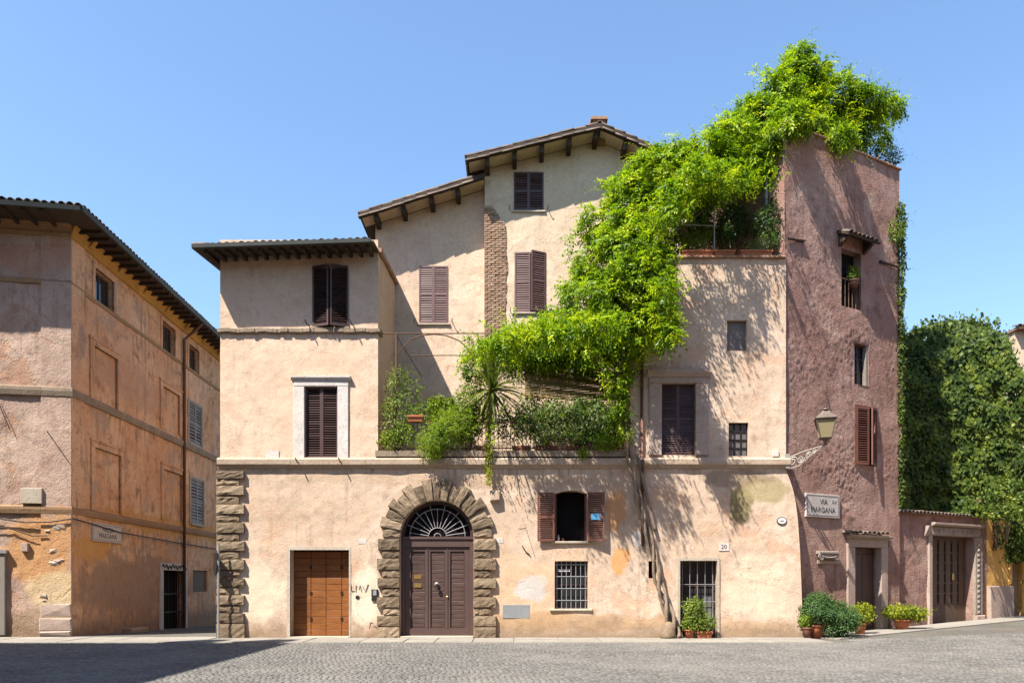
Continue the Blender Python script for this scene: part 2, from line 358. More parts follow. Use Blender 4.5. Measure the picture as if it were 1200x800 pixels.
g_wist = [(.025,.06,.006),(.07,.15,.008),(.16,.26,.010),(.28,.37,.012),(.46,.47,.02)]
l_wist = leafm('wisteria_leaf', g_wist, (1.5,1.45,.6), .42)
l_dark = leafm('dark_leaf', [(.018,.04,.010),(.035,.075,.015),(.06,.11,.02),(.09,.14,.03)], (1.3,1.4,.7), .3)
l_ivy = leafm('ivy_leaf', [(.014,.030,.006),(.036,.066,.010),(.09,.13,.018),(.19,.22,.03)], (1.4,1.3,.5), .28, .55)
l_mid = leafm('mid_leaf', [(.05,.09,.015),(.10,.16,.02),(.16,.22,.03),(.24,.28,.05)], (1.4,1.4,.7), .42)
l_pale = leafm('variegated_leaf', [(.05,.09,.025),(.09,.15,.035),(.16,.22,.06),(.38,.42,.20)], (1.2,1.2,.8), .35)
l_fern = leafm('lime_leaf', [(.08,.14,.015),(.16,.24,.02),(.24,.31,.03)], (1.4,1.4,.6), .45)
l_palm = leafm('sword_leaf', [(.04,.065,.014),(.085,.115,.022),(.20,.22,.05)], (1.3,1.3,.6), .3)
l_blue = leafm('juniper_leaf', [(.035,.075,.025),(.065,.125,.038),(.12,.19,.06)], (1.2,1.3,.9), .25)
l_yel = leafm('yellow_leaf', [(.08,.13,.015),(.22,.26,.02),(.42,.40,.03)], (1.3,1.3,.6), .42)
l_dry = leafm('dry_leaf', [(.09,.08,.04),(.16,.13,.06),(.24,.19,.08)], (1.2,1.2,.8), .3)

# ------------------------------------------------------------ wall builder
def wall(name, fr, u0, u1, z0, z1, ops, mat, parent, step=.08, amp=.012, fs=1.4, top=None, right=None, depth=.3, fine=0.0, lat=0.0):
    """plastered wall with real openings: ops = (u0,u1,z0,z1[,depth]); gentle unevenness in the sheet itself"""
    def lines(a, b, ed):
        ed = sorted(set([a, b] + [e for e in ed if a < e < b])); out = []
        for p, q in zip(ed[:-1], ed[1:]):
            k = max(1, int(round((q-p)/step))); out += [p + (q-p)*i/k for i in range(k)]
        return np.array(out + [b])
    us = lines(u0, u1, [e for o in ops for e in o[:2]]); zs = lines(z0, z1, [e for o in ops for e in o[2:4]])
    nu, nz = len(us), len(zs); eps = 1e-5
    V = np.zeros((nz, nu, 3)); onb = np.zeros((nz, nu), bool); skip = np.zeros((nz-1, nu-1), bool)
    uc = (us[1:]+us[:-1])/2; zc = (zs[1:]+zs[:-1])/2
    for o in ops:
        a, b, c, d = o[:4]
        ui = (us >= a-eps) & (us <= b+eps); zi = (zs >= c-eps) & (zs <= d+eps)
        onb |= np.outer(zi, ui); skip |= np.outer((zc > c) & (zc < d), (uc > a) & (uc < b))
    for j, z in enumerate(zs):
        rl = right(z) if right else 1e9
        for i, u in enumerate(us):
            uu = min(u, rl); zz = z
            if top: zz = min(z, top(u))
            h = 0.0
            if not onb[j, i] and amp:
                q = Vector((uu*fs+fr.o[0]*3, z*fs, fr.o[1]*2.7))
                h = amp*noise.noise(q) + amp*.5*noise.noise(q*3.1)
                if fine:
                    q2 = Vector((uu*7+3, z*5, fr.o[0])); k = .5*noise.noise(q2*.5) + .55*noise.noise(q2*1.3) + .6*noise.noise(q2*2.6)
                    k = 1.5*max(k - .05, -.25)
                    h += fine*k*(fine_mask(uu, z) if lat else 1)
            V[j, i] = (uu, -h, zz)
    F = []
    idx = lambda j, i: j*nu+i
    for j in range(nz-1):
        for i in range(nu-1):
            if skip[j, i]: continue
            if top and zs[j] >= max(top(us[i]), top(us[i+1])): continue
            if right and us[i] >= max(right(zs[j]), right(zs[j+1])): continue
            F.append((idx(j,i), idx(j,i+1), idx(j+1,i+1), idx(j+1,i)))
    mb = MB(fr.m); mb.add(V.reshape(-1,3).tolist(), F); nf = len(F)
    for o in ops:
        a, b, c, d = o[:4]; q = o[4] if len(o) > 4 else depth
        mb.add([(a,0,c),(b,0,c),(b,0,d),(a,0,d),(a,q,c),(b,q,c),(b,q,d),(a,q,d)], [(0,4,5,1),(1,5,6,2),(2,6,7,3),(3,7,4,0)])
    me = mb.mesh(name); sm = [True]*nf + [False]*(len(me.polygons)-nf); me.polygons.foreach_set('use_smooth', sm)
    return obj(name, me, mat, parent)
def fine_mask(u, z):       # the tower's upper coat is rough, the coat round the street floor smooth
    b = 4.6 + .5*noise.noise(Vector((u*.9, 3, 0))) - (1.6 if 2.2 < u < 3.1 else 0)
    k = min(1, max(.18, (z - b)*2.5 + .2)); t = min(1, max(.35, (13.2 - z)*.7))
    return k*t*(.55 + .9*max(0, noise.noise(Vector((u*.6, z*.5, 7)))+.45))

def slats(parent, fr_m, u0, u1, z0, z1, v, pitch, mat, tilt=38, th=.009, wd=.05):
    if SHUT_TIGHT[0]: tilt, wd = 66, pitch*1.12
    n = max(2, int((z1-z0)/pitch)); L = u1-u0
    me = MB().box(0, L, -wd/2, wd/2, -th/2, th/2).mesh('slat'); me.materials.append(mat)
    for i in range(n):
        z = z0 + (i+.5)*(z1-z0)/n
        inst('slat', me, fr_m @ Matrix.Translation((u0, v, z)) @ Matrix.Rotation(math.radians(tilt + random.uniform(-7,7)), 4, 'X'), parent)
SHUT_TIGHT = [False]
def leaf(parent, fr_m, wid, z0, z1, mat, hinge_u, v, ang, side=1, mid=True, pitch=.06, st=.055, th=.045, back=True):
    """one shutter leaf hinged at hinge_u, running to +u (side 1) or -u (side -1), swung out by ang degrees"""
    m = fr_m @ Matrix.Translation((hinge_u, v, 0)) @ Matrix.Rotation(math.radians(-ang*side), 4, 'Z')
    a, b = (0, wid) if side > 0 else (-wid, 0)
    mb = MB(m); e = .002
    mb.box(a+e, a+st, 0, th, z0, z1); mb.box(b-st, b-e, 0, th, z0, z1)
    rails = [(z0, z0+st*1.3), (z1-st*1.1, z1)] + ([((z0+z1)/2-st*.6, (z0+z1)/2+st*.6)] if mid else [])
    for p, q in rails: mb.box(a+st, b-st, .002, th-.002, p, q)
    sh = obj('shutter', mb, mat, parent)
    rr = sorted(rails)
    for (p, q), (p2, q2) in zip(rr[:-1], rr[1:]):
        slats(sh, m, a+st, b-st, q+.004, p2-.004, th/2, pitch, mat)
    return sh
def pane(name, fr, r, v, mat, parent, grid=None, barmat=None, border=.05):
    mb = MB(fr.m).box(r[0], r[1], v, v+.02, r[2], r[3]); w_ = obj(name, mb, mat, parent)
    if grid:
        b = MB(fr.m); nu, nz = grid; v0, v1 = v-.035, v-.002
        b.box(r[0], r[0]+border, v0, v1, r[2], r[3]); b.box(r[1]-border, r[1], v0, v1, r[2], r[3])
        b.box(r[0]+border, r[1]-border, v0+.002, v1, r[2], r[2]+border); b.box(r[0]+border, r[1]-border, v0+.002, v1, r[3]-border, r[3])
        for i in range(1, nu): u = r[0]+(r[1]-r[0])*i/nu; b.box(u-.018, u+.018, v0+.004, v1, r[2]+border, r[3]-border)
        for i in range(1, nz): z = r[2]+(r[3]-r[2])*i/nz; b.box(r[0]+border, r[1]-border, v0+.006, v1, z-.014, z+.014)
        obj('window_frame', b, barmat, w_)
    return w_
def bars(fr, r, v, nu, nz, mat, parent, rad=.011):
    for i in range(nu):
        u = r[0]+(r[1]-r[0])*(i+.5)/nu
        obj('bar', MB(fr.m).tube([(u, v, r[2]), (u, v, r[3])], rad, 5), mat, parent)
    for i in range(nz):
        z = r[2]+(r[3]-r[2])*(i+.7)/nz
        obj('bar', MB(fr.m).tube([(r[0], v-.012, z), (r[1], v-.012, z)], rad, 5), mat, parent)
def textm(body, size, m, mat, parent, name='lettering', ext=.002):
    c = bpy.data.curves.new('t', 'FONT'); c.body = body; c.size = size; c.align_x = 'CENTER'; c.align_y = 'CENTER'; c.extrude = ext; c.resolution_u = 3
    o = bpy.data.objects.new('t', c); COL.objects.link(o); bpy.context.view_layer.update()
    me = bpy.data.meshes.new_from_object(o.evaluated_get(bpy.context.evaluated_depsgraph_get())); bpy.data.objects.remove(o)
    me.transform(m @ Matrix.Rotation(math.pi/2, 4, 'X')); me.materials.clear(); me.materials.append(mat)
    return obj(name, me, mat, parent)
def coppo(name, L=.42, r=.095, mat=None):
    mb = MB(); n = 6; vs = []; 
    for k, (y, rr) in enumerate([(0, r), (L, r*.82)]):
        for q in (rr, rr-.016):
            for i in range(n+1):
                t = math.pi*i/n; vs.append((math.cos(t)*q, y, math.sin(t)*q*.85))
    N = n+1; fs = []
    for i in range(n):
        fs += [(i, i+1, 2*N+i+1, 2*N+i), (N+i+1, N+i, 3*N+i, 3*N+i+1), (i+1, i, N+i, N+i+1), (2*N+i, 2*N+i+1, 3*N+i+1, 3*N+i)]
    mb.add(vs, fs); me = mb.mesh(name); me.materials.append(mat or m_tile); me.polygons.foreach_set('use_smooth', [True]*len(me.polygons)); return me
TILE = coppo('tile')
def tile_at(parent, p, d, up):
    """p: lower end; d: direction up the slope"""
    d = Vector(d).normalized(); up = Vector(up); x = d.cross(up).normalized(); z = x.cross(d)
    j = random.uniform(-.012, .012)
    m = Matrix(((x.x, d.x, z.x, p[0]), (x.y, d.y, z.y, p[1]), (x.z, d.z, z.z, p[2]+j), (0,0,0,1)))
    return inst('tile', TILE, m @ Matrix.Rotation(random.uniform(-.05,.05), 4, 'Z'), parent)

# ------------------------------------------------------------ ground, cobbles, pavement
def ground():
    xs = np.concatenate([np.linspace(-400,-20,8), np.linspace(-18,26,45), np.linspace(30,400,8)]); ys = np.concatenate([np.linspace(-300,-24,7), np.linspace(-22,24,47), np.linspace(30,500,8)])
    V = [(x, y, gz(min(x,30), min(y,24))) for y in ys for x in xs]; n = len(xs)
    F = [(j*n+i, j*n+i+1, (j+1)*n+i+1, (j+1)*n+i) for j in range(len(ys)-1) for i in range(n-1)]
    o = obj('street', MB().add(V, F), m_ground, smooth=True); tag(o, kind='structure')
ground()
def cobbles():
    P = []; y = -12.5
    row = 0
    while y < -.9:
        hw = (CD + y)*.70 + 3.0; x = -hw + (row % 2)*.06
        while x < hw:
            yy = y + .10*math.sin(x*2.1) + random.uniform(-.006,.006)
            s = random.uniform(.082, .100); P.append((x + s/2, yy, s/2, random.uniform(.040,.047), random.uniform(-.004,.005), random.uniform(-.12,.12)))
            x += s + random.uniform(.008,.016)
        y += .100; row += 1
    # right hand street in front of the gate
    P = np.array(P); x, yy, hx, hy, dz, a = P.T
    lim = TF.o[1] + (x - TF.o[0])*TF.e[1]/TF.e[0] - 1.35
    k = (yy < -1.62) | ((x > 9.2) & (yy < lim)); P = P[k]; x, yy, hx, hy, dz, a = P.T
    gx = np.where(x > 8.5, (x-8.5)*.037, 0.0)
    n = len(P); V = np.zeros((n, 12, 3))
    for lv, (f, z) in enumerate([(1.0, -.02), (1.0, .015), (.82, .022)]):
        for c, (sx, sy) in enumerate([(-1,-1),(1,-1),(1,1),(-1,1)]):
            lx, ly = sx*hx*f, sy*hy*f
            V[:, lv*4+c, 0] = x + lx*np.cos(a) - ly*np.sin(a) + RNG.uniform(-.005,.005,n)
            V[:, lv*4+c, 1] = yy + lx*np.sin(a) + ly*np.cos(a) + RNG.uniform(-.005,.005,n)
            V[:, lv*4+c, 2] = gx + z - .009 + dz + (RNG.uniform(-.004,.004,n) if lv == 2 else 0)
    q = [(8,9,10,11)] + [(l*4+i, l*4+(i+1)%4, (l+1)*4+(i+1)%4, (l+1)*4+i) for l in (0,1) for i in range(4)]
    Q = (np.arange(n)[:,None,None]*12 + np.array(q)[None]).reshape(-1,4)
    o = obj('cobblestones', npmesh('cobblestones', V.reshape(-1,3), Q, m_cob), m_cob)
    tag(o, 'grey basalt cobblestones laid in waving rows across the street', 'cobblestones', kind='stuff')
cobbles()
def pavement():
    base = MB(); base.box(-19, 8.6, -1.6, .3, -.05, .012)
    o = obj('pavement', base, m_slab); tag(o, kind='structure')
    x = -18.6
    while x < 8.3:
        L = random.uniform(.8, 1.5); x1 = min(x+L, 8.45)
        ym = random.uniform(-.72,-.6)
        for (a, b) in ((-1.58, ym), (ym+.012, -.02 if x > -8.6 else .28)):
            t = random.uniform(.028,.04)
            mb = MB(Matrix.Rotation(0,4,'X')); mb.add([(x,a,0),(x1-.012,a,0),(x1-.012,b,0),(x,b,0),(x+.012,a+.012,t),(x1-.024,a+.012,t+random.uniform(-.006,.006)),(x1-.024,b-.012,t),(x+.012,b-.012,t+random.uniform(-.006,.006))],
                [(4,5,6,7),(0,1,5,4),(1,2,6,5),(2,3,7,6),(3,0,4,7)]); obj('paving_slab', mb, m_slab, o)
        x = x1
    u = .75
    while u < 14:
        L = random.uniform(.8, 1.4); p = [TF.pt(u, -1.25, 0), TF.pt(u+L-.015, -1.25, 0), TF.pt(u+L-.015, -.0, 0), TF.pt(u, -.0, 0)]
        top = [(q.x, q.y, gz(q.x, q.y)+.035+random.uniform(-.004,.004)) for q in p]; bot = [(q.x, q.y, gz(q.x, q.y)-.05) for q in p]
        obj('paving_slab', MB().add(bot+top, [(4,5,6,7),(0,1,5,4),(1,2,6,5),(2,3,7,6),(3,0,4,7)]), m_slab, o); u += L
pavement()

# ------------------------------------------------------------ the palazzo
PAL = thing('old_palazzo', 'pale peach plastered palazzo with arched brown door and planted terrace', 'building', (0, 1.5, 0))
EDGE = [(0,942),(.9,940),(1.6,939),(2.5,937.5),(3.4,935),(3.9,932.5),(4.3,929),(4.6,924.5),(4.8,921.5),(5.4,921)]
def edge(z):
    for (a, p), (b, q) in zip(EDGE[:-1], EDGE[1:]):
        if z <= b: return X(p + (q-p)*(max(z, a)-a)/(b-a))
    return X(921)
R = MF.rect
WL, ZB = X(258), Z(547)
r_plank = R(340,409,644,748); r_arch = (X(469), X(555), 0, Z(586)); r_open = R(650,688,574,634); r_low = R(650,689,657,713)
r_slot = R(760,770,657,677); r_small = R(796,841,656,750)
r_plank = (*r_plank[:2], 0, r_plank[3]); r_small = (*r_small[:2], 0, r_small[3])
AC = (X(512), Z(629)); AR = 43/40.9
ops = [(*r_plank, .42), (*r_arch, .34), (*r_open, .5), (*r_low, .22), (*r_slot, .25), (*r_small, .30)]
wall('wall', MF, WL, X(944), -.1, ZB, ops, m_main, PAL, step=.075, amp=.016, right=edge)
# arch head: plaster closes the corners behind the voussoirs
mb = MB(MF.m); a0, a1 = r_arch[0], r_arch[1]; pts = []
for s in (-1, 1):
    arc = [(AC[0]+s*AR*math.cos(t), AC[1]+AR*math.sin(t)) for t in np.linspace(0, math.pi/2, 14)]
    for p, q in zip(arc[:-1], arc[1:]):
        mb.add([(p[0],.01,p[1]),(q[0],.01,q[1]),(q[0],.01,r_arch[3]),(p[0],.01,r_arch[3]),(p[0],.34,p[1]),(q[0],.34,q[1])], [(0,1,2,3),(0,4,5,1)])
obj('arch_head', mb, m_main, PAL)
# return of the flared foot towards the tower
zs = np.linspace(-.1, 5.0, 40); mb = MB()
V = [(edge(z), 0, z) for z in zs] + [(edge(z), 1.2, z) for z in zs]; n = len(zs)
obj('wall_return', mb.add(V, [(i, n+i, n+i+1, i+1) for i in range(n-1)]), m_main, PAL, smooth=True)
# upper storeys
r_w1 = R(367,408,312,383); r_w2 = R(357,396,453,537); r_a = R(852,875,375,411); r_b = R(854,877,495,534); r_w6 = R(775,815,449,533)
LBX = X(443); LBT = Z(281)
wall('wall', MF, WL, LBX, ZB, LBT, [(*r_w1,.18), (*r_w2,.2)], m_upper, PAL, amp=.014)
SIDE = Fr(LBX, 0, 0, 1)
SIDE.n = (-1, 0); SIDE.m = Matrix(((0,-1,0,LBX),(1,0,0,0),(0,0,1,0),(0,0,0,1)))
wall('wall', SIDE, 0, 3.2, ZB-.3, LBT+.12, [], m_upper, PAL, amp=.012)
mb = MB(); mb.add([(WL,0,-.1),(WL,12,-.1),(WL,12,LBT),(WL,0,LBT)], [(0,3,2,1)]); obj('wall', mb, m_upper, PAL)
RX0, RZT = X(738), Z(303)
wall('wall', MF, RX0, X(921), ZB, RZT, [(*r_a,.16), (*r_b,.16), (*r_w6,.2)], m_main, PAL, amp=.014)
mb = MB(); mb.add([(RX0,0,ZB),(RX0,2.85,ZB),(RX0,2.85,RZT),(RX0,0,RZT)], [(0,1,2,3)]); obj('wall', mb, m_main, PAL)
mb = MB(); mb.box(X(921)-.25, X(921), .002, 3.0, ZB, RZT-.01); obj('wall', mb, m_main, PAL)
obj('terrace_floor', MB().box(LBX, RX0, .02, 3.2, ZB-.2, ZB+.05), m_trav, PAL)
obj('roof_terrace_floor', MB().box(RX0, 7.5, .05, 2.8, RZT-.5, RZT-.35), m_terra, PAL)
obj('parapet', MB().box(RX0, X(921)-.26, .18, .36, RZT-.6, RZT-.02), m_main, PAL)
# set back gable walls
topL = lambda x: 13.40 + .317*(x+4.82) - .17
def topR_(x): return 16.02 + (.248*(x-2.77) if x < 2.77 else -.43*(x-2.77))
topR = lambda x: topR_(x) - .17
GX = X(568, 2.85)
r_w3 = BL.rect(491,525,312,379); r_low3 = BL.rect(500,533,466,500); r_w4 = BR.rect(602,637,202,247); r_w5 = BR.rect(603,640,296,366)
wall('wall', BL, X(440,3.2), GX+.05, ZB, 15.0, [(*r_w3,.12), (*r_low3,.3)], m_upper, PAL, amp=.014, top=topL)
obj('window', MB(BL.m).box(r_low3[0], r_low3[1], .28, .3, r_low3[2], r_low3[3]), m_black, PAL)
r_shade = BR.rect(672,708,470,528)
obj('shade_panel', MB(BR.m).box(r_shade[0], r_shade[1], .5, .52, r_shade[2], r_shade[3]), m_black, PAL)  # black panel in an added opening, darkens the bright terrace back wall
wall('wall', BR, GX, 6.2, ZB, 16.0, [(*r_w4,.12), (*r_w5,.12), (*r_shade,.5)], m_grey, PAL, amp=.014, top=topR)
mb = MB(); mb.add([(GX,2.85,ZB),(GX,10,ZB),(GX,10,topR(GX)),(GX,2.85,topR(GX))], [(0,3,2,1)]); obj('wall', mb, m_grey, PAL)
mb = MB(); x0 = X(440,3.2); mb.add([(x0,3.2,LBT-.5),(x0,10,LBT-.5),(x0,10,topL(x0)),(x0,3.2,topL(x0))], [(0,3,2,1)]); obj('wall', mb, m_upper, PAL)
mb = MB(); mb.box(6.2, 8.6, 4.2, 4.4, RZT-.5, RZT+2.4); obj('wall', mb, m_upper, PAL)
# roofs of the set back blocks
def gable_roof(line, Y0, Y1, th=.15):
    mb = MB(); n = len(line)
    V = [(x, y, z+d) for d in (0, -th) for y in (Y0, Y1) for x, z in line]; I = lambda d, y, i: d*2*n + y*n + i
    F = []
    for i in range(n-1):
        F += [(I(0,0,i),I(0,0,i+1),I(0,1,i+1),I(0,1,i)), (I(1,0,i+1),I(1,0,i),I(1,1,i),I(1,1,i+1)), (I(1,0,i),I(1,0,i+1),I(0,0,i+1),I(0,0,i)), (I(1,1,i+1),I(1,1,i),I(0,1,i),I(0,1,i+1))]
    F += [(I(0,0,0),I(0,1,0),I(1,1,0),I(1,0,0)), (I(0,0,n-1),I(1,0,n-1),I(1,1,n-1),I(0,1,n-1))]
    return obj('roof', mb.add(V, F), m_beam, PAL)
zl = lambda x: 13.40 + .317*(x+4.82)
rl = gable_roof([(-4.86, zl(-4.86)), (GX-.004, zl(GX))], 2.48, 10)
rr = gable_roof([(-1.42, topR_(-1.42)), (2.77, 16.02), (6.6, topR_(6.6))], 2.12, 10)
obj('soffit', MB().add([(-4.80,2.60,zl(-4.80)-.155),(GX-.01,2.60,zl(GX)-.155),(GX-.01,3.19,zl(GX)-.155),(-4.8,3.19,zl(-4.8)-.155)], [(0,3,2,1)]), m_upper, rl)
for xa, xb in ((-1.36, 2.74), (2.80, 6.5)):
    obj('soffit', MB().add([(xa,2.24,topR_(xa)-.155),(xb,2.24,topR_(xb)-.155),(xb,2.84,topR_(xb)-.155),(xa,2.84,topR_(xa)-.155)], [(0,3,2,1)]), m_grey, rr)
def rake(roof, x0, x1, f, Y):
    n = int(abs(x1-x0)/.36)
    for k in range(n):
        x = x0 + (x1-x0)*k/n; d = Vector((x1-x0, 0, f(x0+(x1-x0)*.99)-f(x0))).normalized()
        for q in range(2): tile_at(roof, (x+.0, Y+.10+.2*q, f(x)+.012+.006*q), d, (0,0,1))
        tile_at(roof, (x+.02, Y+.05, f(x)-.155), d, (0,0,1)) if k % 1 == 0 else None
    for y in np.arange(Y+.5, 9.5, .2)[:10]: tile_at(roof, (x0, y, f(x0)+.02), d, (0,0,1))
rake(rl, -4.92, GX-.35, zl, 2.46); rake(rr, -1.48, 2.70, topR_, 2.10); rake(rr, 6.5, 2.82, topR_, 2.10)
for k in range(22): tile_at(rr, (2.77, 2.12+k*.36, 16.03), (0,1,0), (0,0,1))
for px in (441.5, 473, 506, 536.5):
    x = X(px, 2.7); obj('purlin', MB().box(x-.07, x+.07, 2.58, 3.4, topL(x)-.21, topL(x)+.02), m_beam, PAL)
for px in (571, 603, 635, 667, 698, 732, 762):
    x = X(px, 2.4); obj('purlin', MB().box(x-.07, x+.07, 2.22, 3.1, topR(x)-.23, topR(x)+.02), m_beam, PAL)
mb = MB(); cx = X(699, 3.4); mb.box(cx-.2, cx+.2, 2.6, 3.1, 15.7, 16.40); mb.box(cx-.27, cx+.27, 2.53, 3.17, 16.40, 16.49); obj('chimney', mb, m_coping, rr)
# exposed brick strip at the corner of the right gable block
mb = MB(BR.m); bz0, bz1 = BR.z(412,0), BR.z(241,0)
def strip(z):
    t = (z-bz0)/(bz1-bz0); e = X(594,2.85) + .10*noise.noise(Vector((z*1.4, 1, 2))) + .05*noise.noise(Vector((z*4, 5, 2)))
    return e - max(0, (t-.86)/.14)*.5
zz = np.linspace(bz0, bz1, 50); mb.poly([(GX-.012, bz0), *[(strip(z), z) for z in zz], (GX-.012, bz1)], -.006, .02)
bk = obj('brick_patch', mb, m_mortar, PAL)
cell = {}
z = bz0; row = 0
while z < bz1 - .1:
    u = GX - .01 - (row % 2)*.12
    while u < strip(z) - .05:
        a, b = max(u, GX-.014), min(u+.235, strip(z)); Lb = round(b-a, 2)
        if Lb > .05:
            if Lb not in cell:
                cell[Lb] = MB().cbox(0, Lb-.016, -.022, .01, 0, .056, .008, .006).mesh('brick'); cell[Lb].materials.append(m_brick)
            inst('brick', cell[Lb], BR.m @ Matrix.Translation((a, random.uniform(-.012,.006), z+random.uniform(-.004,.004))), bk)
        u += .25
    z += .073; row += 1
# left block roof: shallow slab with deep eaves
y0 = -.82; ex0, ex1 = X(228, y0), X(441, y0)
zE = Z(291, y0); zE2 = Z(284, y0)
def slab(x, y): return zE + (zE2-zE)*(x-ex0)/(ex1-ex0) + .10*(y-y0)
mb = MB(); P4 = [(ex0,y0),(LBX+.02,y0),(LBX+.02,6),(ex0,6)]
mb.add([(x,y,slab(x,y)) for x,y in P4]+[(x,y,slab(x,y)+.06) for x,y in P4], [(0,3,2,1),(4,5,6,7),(0,1,5,4),(1,2,6,5),(2,3,7,6),(3,0,4,7)])
lr = obj('roof', mb, m_soff, PAL)
mb = MB(); gy = y0-.03
mb.prof([(gy-.05, 0), (gy-.06, .10), (gy+.04, .11), (gy+.04, 0)], ex0-.05, LBX-.05)
me = mb.mesh('gutter'); 
for v in me.vertices: v.co.z += slab(v.co.x, y0) - .01
obj('gutter', me, m_cop, lr)
mb = MB(); mb.prof([(gy-.05, 0), (gy-.06, .10), (gy+.04, .11), (gy+.04, 0)], 0, 1); me = mb.mesh('gutter')
for v in me.vertices:
    t, yy, z_ = v.co; y_ = gy + t*6.5; v.co = (ex0 - .02 + (yy-gy), y_, slab(ex0, y_) + z_ - .01)
obj('gutter', me, m_cop, lr)
for k in range(17):
    x = ex0 + .25 + k*.30
    if x < LBX-.1: obj('rafter', MB().add([(x-.045,y0+.12,slab(x,y0+.12)-.10),(x+.045,y0+.12,slab(x,y0+.12)-.10),(x+.045,.2,slab(x,.2)-.14),(x-.045,.2,slab(x,.2)-.14),(x-.045,y0+.12,slab(x,y0+.12)-.002),(x+.045,y0+.12,slab(x,y0+.12)-.002),(x+.045,.2,slab(x,.2)-.002),(x-.045,.2,slab(x,.2)-.002)],
        [(0,3,2,1),(4,5,6,7),(0,1,5,4),(1,2,6,5),(2,3,7,6),(3,0,4,7)]), m_beam, lr)
obj('wall_plate', MB().box(X(282), LBX-.6, -.10, .05, LBT-.36, LBT-.20), m_soff, lr)
for k in range(26):
    x = ex0 + .1 + k*.2
    if x < LBX-.1: tile_at(lr, (x, y0-.02, slab(x,y0)+.07), (0,1,.1), (0,0,1))
for k in range(28): tile_at(lr, (ex0-.02, y0+.2*k, slab(ex0, y0+.2*k)+.07), (1,0,.04), (0,0,1))
for k in range(5): tile_at(lr, (X(250)+.18*k, -.45, slab(X(250),-.4)+.16), (.3,1,.05), (0,0,1))
mb = MB(); mb.prof([(0,0),(3.3,.33),(3.3,.45),(0,.12)], -.06, .10); me = mb.mesh('verge')
for v in me.vertices: v.co = (LBX + v.co.x, v.co.y-.02, slab(LBX, 0)+v.co.z)
obj('verge', me, m_coping, lr)
# string courses
bz = Z(549); prof = [(.02,0),(-.05,.02),(-.06,.07),(-.13,.11),(-.14,.25),(-.10,.29),(.02,.33)]
xs_ = [X(256)] + [X(p) for p in (342, 430, 520, 607, 690, 770, 850, 925)]
for a, b in zip(xs_[:-1], xs_[1:]): obj('string_course', MB().prof([(p, bz+q+random.uniform(-.004,.004)) for p, q in prof], a, b-.006), m_band, PAL)
obj('terrace_ledge', MB().box(LBX-.06, X(736), -.12, .25, bz+.335, bz+.50), m_oldband, PAL)
mb = MB(); k = 44
for i in range(k):
    a = X(256) + (X(446)-X(256))*i/k; b = X(256) + (X(446)-X(256))*(i+1)/k; zc = Z(388) + .03*noise.noise(Vector((i*.3,0,0)))
    h = .085 + .03*noise.noise(Vector((i*.45,3,0))); d = .09 + .04*noise.noise(Vector((i*.6,9,0)))
    mb.add([(a,.01,zc-h),(b,.01,zc-h),(b,-d,zc-h*.5),(a,-d,zc-h*.5),(a,-d,zc+h*.6),(b,-d,zc+h*.6),(b,.01,zc+h),(a,.01,zc+h)], [(0,1,2,3),(3,2,5,4),(4,5,6,7),(1,6,5,2),(0,3,4,7)])
obj('string_course', mb, m_oldband, PAL)
obj('string_course', MB().prof([(.01,Z(392)),(-.07,Z(390)),(-.08,Z(385)),(.01,Z(383))], 0, 3.0).mesh('x') if False else MB(SIDE.m).box(.0, .35, -.08, .01, Z(391), Z(385)), m_oldband, PAL)
obj('vent_block', MB().box(X(312), X(327), -.025, .02, Z(537), Z(528)), m_marble, PAL)
# rusticated corner stones
yr = [(552,561),(561,568),(569,580),(581,590),(591,602),(603,611),(612,624),(625,633),(634,645),(646,654),(655,667),(668,675),(677,687),(688,696),(697,708),(709,717),(718,729),(730,747)]
for i, (t, b) in enumerate(yr):
    wide = i % 2 == 0 or i == len(yr)-1
    obj('corner_stone', MB().rough(WL-.07-random.uniform(0,.02), X(288 if wide else 281)+random.uniform(-.03,.02), -.12 if wide else -.08, .25, Z(b)+.005, Z(t)-.005), m_quoin, PAL)
# arched door: jamb stones and voussoirs
jr = [(631,644),(645,653),(654,667),(668,676),(677,688),(689,698),(699,711),(712,720),(721,733),(734,748)]
for i, (t, b) in enumerate(jr):
    wide = i % 2 == 0 or i == len(jr)-1
    for s in (-1, 1):
        a, c = (X(443 if wide else 448.5), X(468.5)) if s < 0 else (X(555.5), X(581 if wide else 575))
        obj('jamb_stone', MB().rough(a+random.uniform(-.02,.02), c, -.12 if wide else -.08, .30, max(Z(b),0)+.004, Z(t)-.004), m_quoin, PAL)
nv = 17
for i in range(nv):
    t0 = math.pi*i/nv + .006; t1 = math.pi*(i+1)/nv - .006; wide = i % 2 == 1 or i == 8
    if i == 8: wide = True
    ro = (1.66 if i % 2 == 1 else 1.55)*random.uniform(.985,1.02); ri = AR*1.0; d = -.12 if i % 2 else -.08
    vb = MB().rough(t0, t1, d, .30, ri, ro, .016, .028)
    vb.V = [(AC[0]+r_*math.cos(t_), v_, AC[1]+r_*math.sin(t_)) for t_, v_, r_ in vb.V]; obj('voussoir', vb, m_quoin, PAL)
